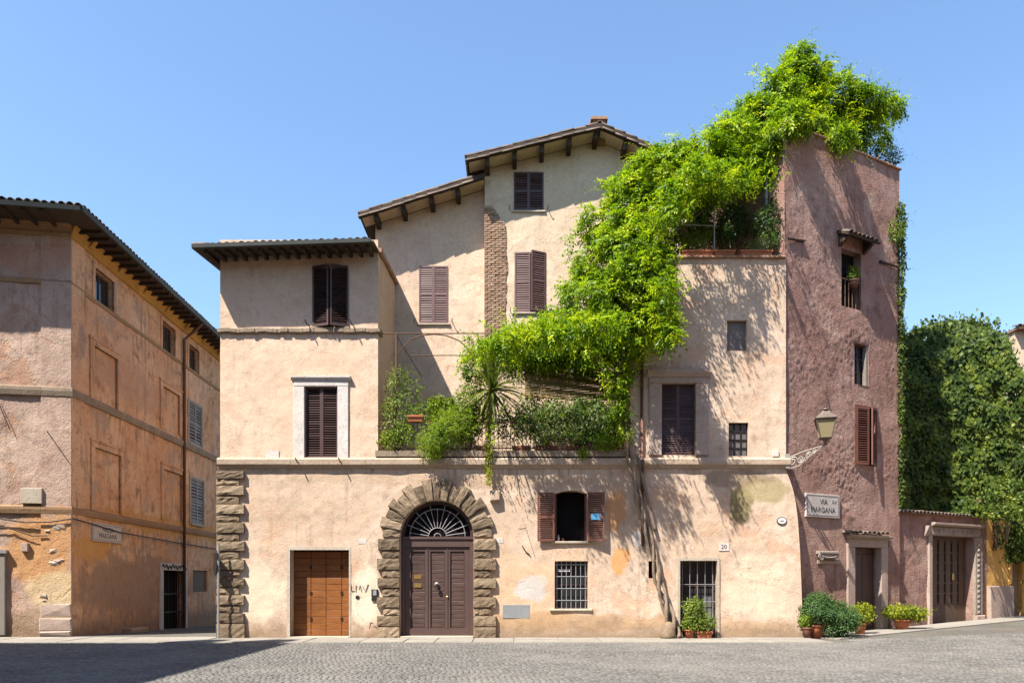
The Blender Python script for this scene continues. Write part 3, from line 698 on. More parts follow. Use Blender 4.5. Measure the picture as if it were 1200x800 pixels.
# arched door leaf, frame, lunette grille
V0 = .20
def arched_door():
    u0, u1 = r_arch[0], r_arch[1]; zt = Z(639.6); D = obj('door', MB().box(u0+.16, u1-.16, V0+.07, V0+.12, .03, zt), m_door, PAL)
    f = MB(); f.box(u0+.01, u0+.12, V0-.05, V0+.14, .02, Z(629)); f.box(u1-.12, u1-.01, V0-.05, V0+.14, .02, Z(629)); f.box(u0+.12, u1-.12, V0-.052, V0+.14, Z(640), Z(629)); f.box(u0-.0, u1+.0, V0-.085, V0-.054, Z(631), Z(628))
    obj('door_frame', f, m_doorf, D)
    ua, ub = u0+.125, u1-.125; st = [ua, ua+.14, None, None, ub-.13, ub]; wd = ub-ua
    b = MB(); z0, z1 = .30, zt-.14
    cols = [(ua+.16, ua+.16+(wd-.56)/3)]; w3 = (wd-.62)/3
    cu = [ua+.15, ua+.15+w3+.16, ua+.15+2*w3+.32]
    b.box(ua, cu[0], V0-.01, V0+.068, .03, zt); b.box(cu[0]+w3, cu[1], V0-.012, V0+.068, .03, zt); b.box(cu[1]+w3, cu[2], V0-.012, V0+.068, .03, zt); b.box(cu[2]+w3, ub, V0-.01, V0+.068, .03, zt)
    for c in cu: b.box(c, c+w3, V0-.008, V0+.068, .03, z0); b.box(c, c+w3, V0-.008, V0+.068, z1, zt)
    b.box(cu[0]+w3+.07, cu[0]+w3+.09, V0-.03, V0-.012, z0, zt-.02); b.box(cu[1]+w3+.07, cu[1]+w3+.09, V0-.03, V0-.012, z0, zt-.02)
    obj('door_stiles', b, m_doorf, D)
    nb = 17
    for c in cu:
        for i in range(nb):
            za = z0 + (z1-z0)*i/nb; obj('board', MB().cbox(c+.004, c+w3-.004, V0+.025+random.uniform(-.004,.004), V0+.068, za+.004, za+(z1-z0)/nb-.004, .008, .002), m_door, D)
    k = MB(); kx, kz = X(511), Z(684); k.lathe((0,0,0), [(.0,.0),(.05,0),(.06,.02),(.03,.03),(.02,.05),(.0,.055)], 10)
    k.m = Matrix.Translation((kx, V0-.01, kz)) @ Matrix.Rotation(math.pi/2, 4, 'X'); obj('knocker_plate', k, m_greyp, D)
    k = MB(); k.tube([(kx+.05*math.cos(t)+.01, V0-.075, kz-.07+.07*math.sin(t)) for t in np.linspace(0,2*math.pi,13)], .014, 6); k.tube([(kx, V0-.07, kz),(kx+.05, V0-.05, kz-.16)], [.02,.03], 6); obj('knocker', k, m_iron, D)
    k = MB(); k.lathe((0,0,0), [(.0,0),(.025,0),(.03,.03),(.0,.045)], 8); k.m = Matrix.Translation((X(523.5), V0-.012, Z(699))) @ Matrix.Rotation(math.pi/2, 4, 'X'); obj('door_knob', k, m_brass, D)
    for zz in (676, 686): obj('name_plate', MB().box(X(484), X(493), V0+.008, V0+.022, Z(zz+2), Z(zz-3)), m_brass, D)
    # lunette
    L = obj('lunette', MB().poly([(AC[0]+(AR-.005)*math.cos(t), AC[1]+.03+(AR-.03)*math.sin(t)) for t in np.linspace(0, math.pi, 24)], V0+.10, V0+.12), m_black, PAL)
    fr_ = MB()
    for r0, r1, v in ((AR-.10, AR-.004, V0-.0),):
        arc = np.linspace(0, math.pi, 25)
        for t, s in zip(arc[:-1], arc[1:]):
            P = [(r0,t),(r1,t),(r1,s),(r0,s)]; fr_.add([(AC[0]+r*math.cos(q), v, AC[1]+r*math.sin(q)) for r,q in P]+[(AC[0]+r*math.cos(q), v+.12, AC[1]+r*math.sin(q)) for r,q in P], [(0,1,2,3),(0,4,5,1),(2,6,7,3)])
    obj('lunette_frame', fr_, m_shut, L)
    C = (AC[0], AC[1]+.02); vg = V0-.01
    for i in range(13):
        t = math.radians(8 + i*164/12); e = .80 if i % 2 == 0 else .93
        obj('spoke', MB().tube([(C[0]+.26*math.cos(t), vg, C[1]+.26*math.sin(t)), (C[0]+e*math.cos(t), vg, C[1]+e*math.sin(t))], .0105, 5), m_grille, L)
        obj('boss', MB().lathe((C[0]+.80*math.cos(t), vg, C[1]+.80*math.sin(t)-.02), [(.0,0),(.022,.012),(.022,.03),(0,.042)], 6), m_grille, L)
    for r in (.80, .26, .10):
        obj('hoop', MB().tube([(C[0]+r*math.cos(t), vg-.012, C[1]+r*math.sin(t)) for t in np.linspace(0, math.pi, 22)], .010, 5), m_grille, L)
arched_door()
obj('threshold', MB().cbox(r_arch[0], r_arch[1], -.10, .33, 0, .075, .02, .004), m_trav, PAL)
# plank door
def plank_door():
    u0, u1, z0, z1 = r_plank; v = .36
    D = obj('door', MB().box(u0, u1, v+.03, v+.06, 0, z1), m_black, PAL)
    rows = 13; cols = [0, .30, .56, .83, 1.0]
    for i in range(rows):
        za = .05 + (z1-.09)*i/rows; zb = .05 + (z1-.09)*(i+1)/rows
        for a, b in zip(cols[:-1], cols[1:]):
            obj('plank', MB().cbox(u0+(u1-u0)*a+.006, u0+(u1-u0)*b-.006, v+random.uniform(-.004,.004), v+.03, za+.003, zb-.003, .006, .002), m_plank, D)
    for k in (.30, .83):
        for zz in (.5, 1.25, 2.0): obj('hinge', MB().box(u0+(u1-u0)*k-.03, u0+(u1-u0)*k+.03, v-.02, v-.005, zz, zz+.1), m_iron, D)
    obj('door_step', MB().cbox(u0, u1, -.04, .35, 0, .055, .01, .003), m_trav, PAL)
    f = MB(); f.box(u0-.09, u0, -.014, .06, .03, z1+.09); f.box(u1, u1+.05, -.014, .06, .03, z1+.09); f.box(u0, u1, -.014, .06, z1, z1+.09); obj('door_surround', f, m_trav, PAL)
plank_door()
# ground floor windows
w_ = obj('window', MB().box(r_open[0], r_open[1], .48, .5, r_open[2], r_open[3]), m_black, PAL)
obj('window_head', MB().poly([(r_open[0], r_open[3]+.002)] + [(r_open[0]+(r_open[1]-r_open[0])*t, r_open[3]-.10+.098*math.sin(math.pi*t)) for t in np.linspace(0,1,12)] + [(r_open[1], r_open[3]+.002)], -.002, .3), m_main, w_)
obj('sill', MB().cbox(r_open[0]-.12, r_open[1]+.06, -.07, .3, r_open[2]-.06, r_open[2]+.004, .012), m_trav, w_)
f = MB(); f.box(r_open[0], r_open[0]+.06, .10, .16, r_open[2], r_open[3]-.05); f.box(r_open[1]-.06, r_open[1], .10, .16, r_open[2], r_open[3]-.05); obj('window_frame', f, m_shutr, w_)
leaf(PAL, MF.m, .49, Z(634), Z(577), m_shutr, r_open[0]-.01, -.045, 176, 1, True, .055)
s2 = leaf(PAL, MF.m, .49, Z(634), Z(577), m_shutr, r_open[1]+.01, -.045, 168, -1, True, .055)
obj('blue_sticker', MB().box(X(692), X(704), -.155, -.15, Z(609), Z(602)), m_blue, s2)
obj('bottle', MB().lathe((X(655),.2,r_open[2]+.01), [(.03,0),(.03,.1),(.012,.14),(.012,.19)], 8), m_white, w_)
obj('jar', MB().lathe((X(660),.2,r_open[2]+.01), [(.035,0),(.035,.07),(.03,.09)], 8), m_terra, w_)
w_ = pane('window', MF, r_low, .19, m_glass, PAL, (2,2), m_shut); bars(MF, r_low, .08, 7, 4, m_greyp, w_)
obj('curtain', MB().box(r_low[0]+.1, (r_low[0]+r_low[1])/2-.03, .13, .14, r_low[3]-.30, r_low[3]-.23), m_white, w_)
obj('sill', MB().cbox(r_low[0]-.14, r_low[1]+.12, -.05, .2, r_low[2]-.06, r_low[2]+.003, .012), m_trav, w_)
obj('window', MB().box(r_slot[0], r_slot[1], .22, .25, r_slot[2], r_slot[3]), m_black, PAL)
def small_door():
    u0, u1, z0, z1 = r_small; D = pane('door', MF, (u0, u1, .03, z1), .28, m_glass, PAL, (2,3), m_shut, .07)
    f = MB(); f.box(u0-.05, u0+.02, -.03, .06, .02, z1+.07); f.box(u1-.02, u1+.05, -.03, .06, .02, z1+.07); f.box(u0+.02, u1-.02, -.03, .06, z1-.015, z1+.07); obj('door_surround', f, m_trav, PAL)
    for u in np.linspace(u0+.12, u1-.1, 5): obj('bar', MB().tube([(u,.16,.05),(u,.16,z1-.02)], .010, 5), m_greyp, D)
    for z in (.6, 1.05, 1.55): obj('bar', MB().tube([(u0,.15,z),(u1,.15,z)], .010, 5), m_greyp, D)
    obj('panel', MB().box(u0+.75, u0+.98, .23, .245, .25, 1.2), m_glassb, D)
small_door()
# upper windows
def surround(fr, r, jw, lint, parent, mat, corn=.0, d=.06, out=.10):
    u0, u1, z0, z1 = r
    obj('jamb', MB(fr.m).cbox(u0-jw, u0+.004, -d, .15, z0-.01, z1, .012, .004), mat, parent); obj('jamb', MB(fr.m).cbox(u1-.004, u1+jw, -d, .15, z0-.01, z1, .012, .004), mat, parent)
    obj('lintel', MB(fr.m).cbox(u0-jw, u1+jw, -d-.004, .15, z1+.001, z1+lint, .012, .004), mat, parent)
    if corn: obj('cornice', MB(fr.m).prof([(.0,z1+lint),(-d-.02,z1+lint+.002),(-d-out,z1+lint+corn*.6),(-d-out,z1+lint+corn),(.0,z1+lint+corn+.02)], u0-jw-.06, u1+jw+.06), mat, parent)
w_ = pane('window', MF, r_w1, .15, m_black, PAL)
hw = (r_w1[1]-r_w1[0])/2
leaf(PAL, MF.m, hw+.02, r_w1[2], r_w1[3], m_shut, r_w1[0]-.02, -.03, 18, 1, False, .062, .05); leaf(PAL, MF.m, hw+.02, r_w1[2], r_w1[3], m_shut, r_w1[1]+.02, -.03, 20, -1, False, .062, .05)
obj('sill', MB().cbox(r_w1[0]-.05, r_w1[1]+.05, -.06, .1, r_w1[2]-.07, r_w1[2]-.005, .01), m_oldband, w_)
w_ = pane('window', MF, r_w2, .17, m_black, PAL); hw = (r_w2[1]-r_w2[0])/2
leaf(PAL, MF.m, hw, r_w2[2]+.02, r_w2[3], m_shut, r_w2[0]+.005, .05, 1.5, 1, False, .066, .055); leaf(PAL, MF.m, hw, r_w2[2]+.02, r_w2[3], m_shut, r_w2[1]-.005, .05, 2.5, -1, False, .066, .055)
surround(MF, r_w2, .31, .17, w_, m_marble, .12, .05, .07)
SHUT_TIGHT[0] = True
for fr, r, a1, a2 in ((BL, r_w3, 1.5, 2), (BR, r_w4, 1, 1.5), (BR, r_w5, 3, 24)):
    w_ = pane('window', fr, r, .10, m_black, PAL); hw = (r[1]-r[0])/2; mt = m_shutl if fr is BL or r is r_w5 else m_shut
    leaf(PAL, fr.m, hw, r[2], r[3], mt, r[0]+.002, -.02, a1, 1, True, .07, .05); leaf(PAL, fr.m, hw, r[2], r[3], mt, r[1]-.002, -.02, a2, -1, True, .07, .05)
    obj('sill', MB(fr.m).cbox(r[0]-.07, r[1]+.07, -.06, .05, r[2]-.06, r[2]-.004, .01), m_trav, w_)
    for u in (r[0]-.14, r[1]+.14): obj('shutter_catch', MB(fr.m).tube([(u,.02,r[2]+.05),(u,-.16,r[2]+.04),(u+.02,-.17,r[2]+.10)], .014, 5), m_iron, w_)
for u, zz in ((X(362), 381), (X(414), 381), (X(351), 541), (X(401), 541)): obj('shutter_catch', MB().tube([(u,.02,Z(zz)+.0),(u,-.24,Z(zz)-.05),(u-.05,-.25,Z(zz)+.08)], .018, 5), m_iron, PAL)
w_ = pane('window', MF, r_w6, .18, m_black, PAL); hw = (r_w6[1]-r_w6[0])/2
for s, u in ((1, r_w6[0]+.003), (-1, r_w6[1]-.003)): leaf(PAL, MF.m, hw, r_w6[2]+.01, r_w6[3], m_shut, u, .08, 1.5, s, True, .062, .05)
surround(MF, r_w6, .36, .16, w_, m_pink, .20, .06, .12); SHUT_TIGHT[0] = False
w_ = pane('window', MF, r_a, .12, m_shutw, PAL); w_.data.materials.clear(); w_.data.materials.append(plain('grey_shutter', (.17,.14,.125), .7))
pane('window', MF, r_b, .13, m_glassb, PAL, (3,4), m_iron, .025)
# coping of the roof terrace
x = RX0
while x < X(920):
    L = min(random.uniform(.30,.42), X(920.5)-x); obj('coping_tile', MB().cbox(x, x+L-.008, -.09, .40, RZT, RZT+.055+random.uniform(0,.012), .012, .004), m_coping, PAL); x += L
# downpipe, plates, small fittings
mb = MB(); px = X(752); mb.tube([(px,-.05,Z(418)),(px,-.05,Z(536)),(px,-.20,Z(541)),(px,-.20,Z(551)),(px,-.05,Z(557)),(px+.02,-.05,Z(640))], .045, 8); obj('downpipe', mb, m_shutr, PAL, True)
obj('plaque', MB().cbox(X(589), X(621), -.012, .02, Z(724), Z(708), .006), m_greyp, PAL)
obj('marble_inset', MB().cbox(X(420), X(430), -.012, .02, Z(637), Z(631), .006), m_marble, PAL); obj('marble_inset', MB().cbox(X(582), X(590), -.012, .02, Z(636), Z(630), .006), m_marble, PAL)
obj('marble_inset', MB().cbox(X(905), X(912), -.05, .02, Z(535), Z(528), .006), m_marble, PAL)
obj('stone_bracket', MB().cbox(X(574), X(586), -.16, .05, Z(587), Z(575), .03, .015), m_band, PAL)
mb = MB(); mb.box(X(842.5), X(854), -.02, .01, Z(645), Z(636)); o = obj('number_plate', mb, m_marble, PAL); textm('20', .17, Matrix.Translation((X(848.2), -.022, Z(640.5))), m_ink, o)
mb = MB(); mb.lathe((0,0,0), [(0,0),(.14,0),(.15,.01),(.13,.025),(0,.03)], 16); mb.m = Matrix.Translation((X(916), .0, Z(610))) @ Matrix.Rotation(math.pi/2,4,'X') @ Matrix.Diagonal((1,.75,1,1)); o = obj('oval_plaque', mb, m_ink, PAL)
mb = MB(); mb.lathe((0,0,0), [(0,0),(.12,0),(.12,.012),(0,.013)], 16); mb.m = Matrix.Translation((X(916), -.02, Z(610))) @ Matrix.Rotation(math.pi/2,4,'X') @ Matrix.Diagonal((1,.72,1,1)); obj('enamel_face', mb, m_white, o); textm('6666', .07, Matrix.Translation((X(916), -.036, Z(610))), m_ink, o) if False else obj('enamel_line', MB().box(X(914), X(918), -.036, -.034, Z(610.6), Z(609.6)), m_ink, o)
mb = MB(); mb.cbox(X(435.5), X(443), -.05, .02, Z(703), Z(690), .012); o = obj('intercom', mb, m_iron, PAL); obj('intercom_panel', MB().box(X(437.5), X(441.5), -.056, -.05, Z(697), Z(691)), m_greyp, o)
mb = MB(); mb.lathe((0,0,0), [(0,0),(.055,0),(.06,.01),(0,.012)], 10); mb.m = Matrix.Translation((X(419), .004, Z(699.5))) @ Matrix.Rotation(math.pi/2,4,'X'); obj('bell_hole', mb, m_iron, PAL)
def scribble(name, strokes, r, mat, parent, fr=MF, v=-.012):
    mb = MB(fr.m)
    for s in strokes: mb.tube([(u, v, z) for u, z in s], r, 4)
    return obj(name, mb, mat, parent)
gp = lambda *a: [(X(p), Z(q)) for p, q in a]
scribble('graffiti', [gp((411.5,684),(412,692),(415.5,692)), gp((417,693),(417.5,685),(420.5,690),(422,685),(424,693)), gp((425,686),(428,693),(431.5,684))], .009, m_ink, PAL)
scribble('graffiti', [gp((433,736),(434,729),(437,729)), gp((438,733),(442,735))], .007, m_ink, PAL)
scribble('wall_wire', [gp((607,619),(616,618),(627,653))], .005, m_rust, PAL)
scribble('wall_hook', [gp((612,639),(616,646),(621,650))], .014, m_iron, PAL, v=-.03)
# terrace railing
RAIL = thing('iron_terrace_railing', 'rusty iron balustrade along the planted terrace ledge', 'railing', (X(580), -.03, bz+.5))
z0, z1 = bz+.5, bz+1.32; ra, rb = LBX+.05, X(736)
for z in (z0+.08, z1): obj('rail', MB().box(ra, rb, -.05, -.015, z-.015, z+.015), m_rust, RAIL)
for u in np.arange(ra+.06, rb, .115): obj('baluster', MB().tube([(u,-.032,z0),(u,-.032,z1)], .010, 5), m_rust, RAIL)
# iron trellis above the terrace
TR = thing('iron_pergola_frame', 'thin iron pergola frame with hoop over the left of the terrace', 'pergola', (X(464), .1, ZB+.1))
A = lambda px, py, Y=.1: (X(px,Y), Y, Z(py,Y))
obj('post', MB().tube([A(464.5,391), A(464,532)], .03, 6), m_rust, TR)
obj('rail', MB().tube([A(443.5,391), A(576,390.5)], .016, 6), m_rust, TR); obj('rail', MB().tube([A(481,416.5), A(576,416)], .014, 6), m_rust, TR)
obj('hoop', MB().tube([A(*p) for p in ((463,432),(465,420),(471,408),(481,398),(495,393),(508,391.5),(523,393),(538,399),(548,408),(552,416))], .018, 6), m_rust, TR)
obj('brace', MB().tube([A(464.5,393), A(494,441)], .017, 6), m_iron, TR); obj('brace', MB().tube([A(560,391), A(562,416), A(567,425)], .017, 6), m_iron, TR); obj('strut', MB().tube([A(560,391), A(560,425)], .012, 6), m_iron, TR)
obj('side_arm', MB().tube([A(464.5,391), (X(464.5,3.15), 3.15, Z(391,.1))], .014, 6), m_rust, TR)
# reed awning under the vine
RM = thing('reed_awning', 'straw coloured reed awning hanging in shade under the vine', 'awning', (X(670,.9), .9, Z(470,.9)))
def awn(f, g): return (X(615,.8)+f*(X(735,.8)-X(615,.8)), .35+g*.5, Z(470,.8)+.95*g - .10*f)
for i in range(26):
    mb = MB(); g = i/26; mb.tube([Vector(awn(f, g))+Vector((0,0,.03*math.sin(f*9+i))) for f in np.linspace(0,1,8)], .024, 5); obj('reed', mb, m_reed, RM)

# ------------------------------------------------------------ the tower
TOW = thing('corner_tower', 'tall mauve rough plastered tower with vine spilling over its top', 'tower', (10.1, 1.3, 0))
TU = TF.u(1054); TT = 14.77
t_hood = TF.rect(986,1009,294,361); t_mid = TF.rect(1001,1018,403,451); t_sh = TF.rect(1003,1027,478,545); t_door = TF.rect(1000,1031,641,741); t_door = (*t_door[:2], 0, t_door[3])
wall('wall', TF, 0, TU, -.1, TT, [(*t_hood,.3), (*t_mid,.22), (*t_sh,.1), (*t_door,.28)], m_tower, TOW, step=.042, amp=.03, fs=.6, fine=.013, lat=1)
mb = MB(TF.m); mb.add([(0,0,ZB-.2),(0,5,ZB-.2),(0,5,TT),(0,0,TT),(TU,0,-.1),(TU,5,-.1),(TU,5,TT),(TU,0,TT)], [(0,3,2,1),(4,5,6,7)]); obj('wall', mb, m_tower, TOW)
obj('roof_deck', MB(TF.m).box(0, TU, .3, 5, TT-1.0, TT-.9), m_terra, TOW)
u = -.03
while u < TU: L = min(.42, TU+.05-u); obj('coping_tile', MB(TF.m).cbox(u, u+L-.008, -.06, .30, TT, TT+.05+random.uniform(0,.012), .012, .004), m_coping, TOW); u += .42
v = .31
while v < 4.9: obj('coping_tile', MB(TF.m).cbox(-.06, .28, v, v+.40, TT, TT+.05, .012, .004), m_coping, TOW); v += .41
w_ = pane('window', TF, t_hood, .27, m_black, TOW)
for u in np.linspace(t_hood[0]+.04, t_hood[1]-.04, 6): obj('baluster', MB(TF.m).tube([(u,.03,t_hood[2]),(u,.03,t_hood[2]+.85)], .014, 5), m_rust, w_)
obj('rail', MB(TF.m).box(t_hood[0], t_hood[1], .01, .05, t_hood[2]+.83, t_hood[2]+.87), m_rust, w_)
hz = t_hood[3]
H = obj('window_hood', MB(TF.m).prof([(.02,hz+.42),(-.42,hz+.20),(-.44,hz+.25),(.02,hz+.50)], t_hood[0]-.22, t_hood[1]+.34), m_beam, TOW)
for k in range(7): tile_at(H, TF.pt(t_hood[0]-.15+k*.19, -.46, hz+.25), TF.m.to_3x3() @ Vector((0,1,.5)), (0,0,1))
for u in (t_hood[0]-.10, t_hood[1]+.12): obj('bracket', MB(TF.m).prof([(.02,hz+.0),(-.05,hz+.02),(-.34,hz+.20),(-.02,hz+.38),(.02,hz+.38)], u-.05, u+.05), m_beam, H)
w_ = pane('window', TF, t_mid, .19, m_glass, TOW, (2,3), m_shut); obj('reveal_board', MB(TF.m).box(t_mid[1]-.10, t_mid[1]-.004, .02, .15, t_mid[2], t_mid[3]), m_shutw, w_)
w_ = pane('window', TF, t_sh, .08, m_black, TOW)
hw = (t_sh[1]-t_sh[0])*.52; leaf(TOW, TF.m, hw, t_sh[2], t_sh[3], m_shutr, t_sh[0], -.03, 8, 1, False, .07, .06); leaf(TOW, TF.m, hw, t_sh[2], t_sh[3], m_shutr, t_sh[1], -.03, 22, -1, False, .07, .06)
f = MB(TF.m); f.box(t_sh[0]-.06, t_sh[0], -.02, .08, t_sh[2]-.05, t_sh[3]+.06); f.box(t_sh[0], t_sh[1]+.04, -.02, .08, t_sh[3], t_sh[3]+.06); obj('window_frame', f, m_shutr, w_)
# door with stone surround
D = obj('door', MB(TF.m).box(t_door[0], t_door[1], .22, .27, .05, t_door[3]), m_shut, TOW)
for i in range(2):
    a = t_door[0]+.06 + i*(t_door[1]-t_door[0])/2; obj('door_panel', MB(TF.m).cbox(a, a+(t_door[1]-t_door[0])/2-.09, .20, .23, .25, t_door[3]-.2, .02), m_shut, D)
S = MB(TF.m); surround(TF, (t_door[0], t_door[1], .02, t_door[3]), .32, .26, TOW, m_pink, .10, .07, .16)
for k in range(9):
    u = t_door[0]-.45 + k*.21; tile_at(TOW, TF.pt(u, -.28, t_door[3]+.40), TF.m.to_3x3() @ Vector((0,1,.12)), (0,0,1))
obj('corbel_stone', MB(TF.m).cbox(t_door[1]+.36, t_door[1]+.50, -.10, .05, t_door[3]+.06, t_door[3]+.24, .02), m_pink, TOW)
# ionic capital fragment set in the wall
cu0, cz0 = TF.at(967, 652)
mb = MB(TF.m); mb.cbox(cu0-.42, cu0+.42, -.16, .02, cz0+.08, cz0+.17, .02, .006); mb.box(cu0-.34, cu0+.34, -.12, .02, cz0-.04, cz0+.08)
for s in (-1, 1): mb.tube([(cu0+s*(.34+.11*(1-t/14)*math.cos(t)), -.13, cz0-.02+.11*(1-t/14)*math.sin(t)) for t in np.linspace(0, 11, 34)], .026, 5)
mb.tube([(cu0+x, -.13, cz0+.02-.05*math.cos(x*4)) for x in np.linspace(-.28,.28,9)], .03, 5)
obj('capital_fragment', mb, m_carve, TOW)
obj('stone_slot', MB(TF.m).cbox(*(lambda r: (r[0], r[1]))(TF.rect(957,985,655,659)), -.03, .02, TF.z(660,1.0), TF.z(656,1.0), .008), m_pink, TOW)
mb = MB(TF.m); a, b = TF.at(1030,307), TF.at(1052,314); mb.tube([(a[0],-.04,a[1]),(b[0],-.06,b[1])], [.05,.03], 5); obj('beam_stub', mb, m_beam, TOW); mb = MB(TF.m); a, b = TF.at(923,280), TF.at(941,283); mb.tube([(a[0],-.03,a[1]),(b[0],-.03,b[1])], [.03,.05], 5); obj('beam_stub', mb, m_beam, TOW)
# street name plate
def name_plate(fr, r, name, label, lines, mat):
    c = ((r[0]+r[1])/2, (r[2]+r[3])/2); p = fr.pt(c[0], -.03, r[2]); o = thing(name, label, 'sign', p); e = .045
    obj('plate', MB(fr.m).cbox(r[0], r[1], -.055, .0, r[2], r[3], .006), mat, o)
    f = MB(fr.m); a, b, c_, d = r[0]+e, r[1]-e, r[2]+e, r[3]-e; t = .012
    f.box(a, b, -.059, -.055, c_, c_+t); f.box(a, b, -.059, -.055, d-t, d); f.box(a, a+t, -.0585, -.055, c_+t, d-t); f.box(b-t, b, -.0585, -.055, c_+t, d-t); obj('border_line', f, m_ink, o)
    for txt, fu, fz, s in lines: textm(txt, s, fr.m @ Matrix.Translation((r[0]+(r[1]-r[0])*fu, -.058, r[2]+(r[3]-r[2])*fz)), m_ink, o)
    return o
name_plate(TF, TF.rect(943,982,579,606), 'street_name_sign', 'marble street name plate on the mauve tower below the lantern', [('VIA', .52, .66, .22), ('R.X', .84, .68, .12), ('MARGANA', .5, .31, .22)], m_marble)

# ------------------------------------------------------------ wall lantern
LA = thing('wall_lantern', 'old brown street lantern on scrolled bracket at the tower corner', 'street lamp', (X(922), -.05, Z(540)))
Yl = -.45; B = lambda px, py, Y=None: (X(px, Yl if Y is None else Y), Yl if Y is None else Y, Z(py, Yl if Y is None else Y))
a0 = Vector((X(922), -.06, Z(541))); tip = Vector(B(966.5, 522))
def lerp(t, dz=0): p = a0.lerp(tip, t); return p + Vector((0,0,dz))
obj('arm', MB().tube([a0+Vector((0,0,.1)), lerp(.4,.09), lerp(.75,.05), tip], [.022,.02,.018,.018], 6), m_scroll, LA)
mb = MB()
for t0, dz, r, s in ((.14,-.06,.13,1), (.36,-.09,.11,-1), (.56,-.07,.09,1), (.72,-.03,.06,-1)):
    c = lerp(t0, dz); d = (tip-a0).normalized()
    mb.tube([c + d*(r*(1-t/13)*math.cos(t*s)) + Vector((0,0,r*(1-t/13)*math.sin(t*s))) for t in np.linspace(0, 11, 34)], .016, 5)
mb.tube([a0+Vector((0,0,-.22)), lerp(.3,-.26), lerp(.6,-.12), lerp(.9,-.0)], .016, 5)
obj('scroll', mb, m_scroll, LA)
obj('back_plate', MB().box(X(919.5), X(924), -.10, -.01, Z(549), Z(532)), m_scroll, LA)
lc = Vector((tip.x+.02, tip.y, 0)); zb, zt = Z(513,Yl), Z(492,Yl)
rb_, rt_ = .18, .30; rot = math.radians(28)
def ring(r, z, n=4): return [(lc.x+r*math.cos(rot+k*math.pi/2)*1.18, lc.y+r*math.sin(rot+k*math.pi/2)*1.18, z) for k in range(n)]
a, b = ring(rb_, zb), ring(rt_, zt)
for k in range(4):
    q = (k+1) % 4; n_ = (Vector(b[k])+Vector(b[q]))/2 - Vector((lc.x, lc.y, zt)); n_ = n_.normalized()*.012
    P = [Vector(a[k]), Vector(a[q]), Vector(b[q]), Vector(b[k])]; obj('glass_pane', MB().add([p-n_ for p in P]+[p-n_*2 for p in P], [(0,1,2,3),(7,6,5,4),(0,4,5,1),(1,5,6,2),(2,6,7,3),(3,7,4,0)]), m_frost, LA)
mb = MB()
for k in range(4): mb.tube([a[k], b[k]], .018, 5); mb.tube([a[k], a[(k+1)%4]], .018, 5); mb.tube([b[k], b[(k+1)%4]], .022, 5)
obj('lantern_frame', mb, m_lamp, LA)
c0, c1, c2 = ring(rt_+.05, zt+.02), ring(.14, zt+.20), ring(.11, zt+.26)
mb = MB(); mb.add(c0+c1+c2, [(0,1,5,4),(1,2,6,5),(2,3,7,6),(3,0,4,7),(4,5,9,8),(5,6,10,9),(6,7,11,10),(7,4,8,11),(8,9,10,11),(3,2,1,0)]); obj('lantern_cap', mb, m_lamp, LA)
mb = MB(); mb.lathe((lc.x, lc.y, zt+.26), [(.12,0),(.14,.02),(.05,.05),(.03,.09),(.05,.12),(0,.15)], 10); obj('finial', mb, m_lamp, LA)
mb = MB(); mb.lathe((lc.x, lc.y, zb-.20), [(.02,0),(.05,.03),(.03,.08),(.10,.16),(.17,.20)], 10); obj('lantern_stem', mb, m_lamp, LA)

# ------------------------------------------------------------ gate wall right of the tower
GW = thing('garden_gate_wall', 'low mauve wall with tiled coping and carved stone gateway', 'wall', tuple(TF.pt(7, 0, .25)))
G = Fr(*TF.pt(0, .10, 0)[:2], TF.e[0], TF.e[1]); gu0, gu1 = TU+.01, G.u(1156); gzt = G.z(603, 7.0)
g_gate = G.rect(1091,1140,628,735); g_gate = (g_gate[0], g_gate[1], gz(14.6,0), g_gate[3])
wall('wall', G, gu0, gu1, -.1, gzt, [(*g_gate,.4)], m_tower, GW, amp=.03, fine=.012)
obj('wall', MB(G.m).box(gu0, gu1, .42, .5, g_gate[3]+.02, gzt), m_tower, GW)
for k in range(20):
    u = gu0 + .02 + k*.198
    if u < gu1: tile_at(GW, G.pt(u, -.16, gzt+.02), G.m.to_3x3() @ Vector((0,1,.18)), (0,0,1)); tile_at(GW, G.pt(u+.01, .20, gzt+.08), G.m.to_3x3() @ Vector((0,1,.0)), (0,0,1))
obj('coping', MB(G.m).prof([(-.12,gzt),(-.14,gzt+.015),(.45,gzt+.06),(.45,gzt)], gu0, gu1), m_roof, GW)
r = g_gate; z0 = r[2]
obj('jamb', MB(G.m).cbox(r[0]-.20, r[0]-.002, -.07, .2, z0-.05, r[3], .02, .006), m_pink, GW)
obj('lintel', MB(G.m).cbox(r[0]-.28, r[1]+.34, -.09, .2, r[3], r[3]+.30, .03, .006), m_carve, GW)
obj('cornice', MB(G.m).prof([(0,r[3]+.302),(-.12,r[3]+.31),(-.24,r[3]+.36),(-.24,r[3]+.42),(0,r[3]+.44)], r[0]-.14, r[1]+.30), m_pink, GW)
obj('carved_jamb', MB(G.m).cbox(r[1]+.002, r[1]+.46, -.09, .2, z0+.25, r[3], .03, .006), m_carve, GW)
obj('jamb_base', MB(G.m).cbox(r[1]+.002, r[1]+.52, -.15, .2, z0-.05, z0+.25, .03, .006), m_pink, GW)
obj('console', MB(G.m).prof([(0,r[3]-.05),(-.06,r[3]-.02),(-.16,r[3]+.16),(-.22,r[3]+.30),(0,r[3]+.30)], r[0]-.42, r[0]-.22), m_pink, GW)
me = MB().cbox(-.05, .05, -.04, .0, -.05, .05, .025, .008).mesh('rosette'); me.materials.append(m_carve)
for i in range(14): inst('rosette', me, G.m @ Matrix.Translation((r[1]+.17, -.09, z0+.36+i*(r[3]-z0-.45)/14)), GW)
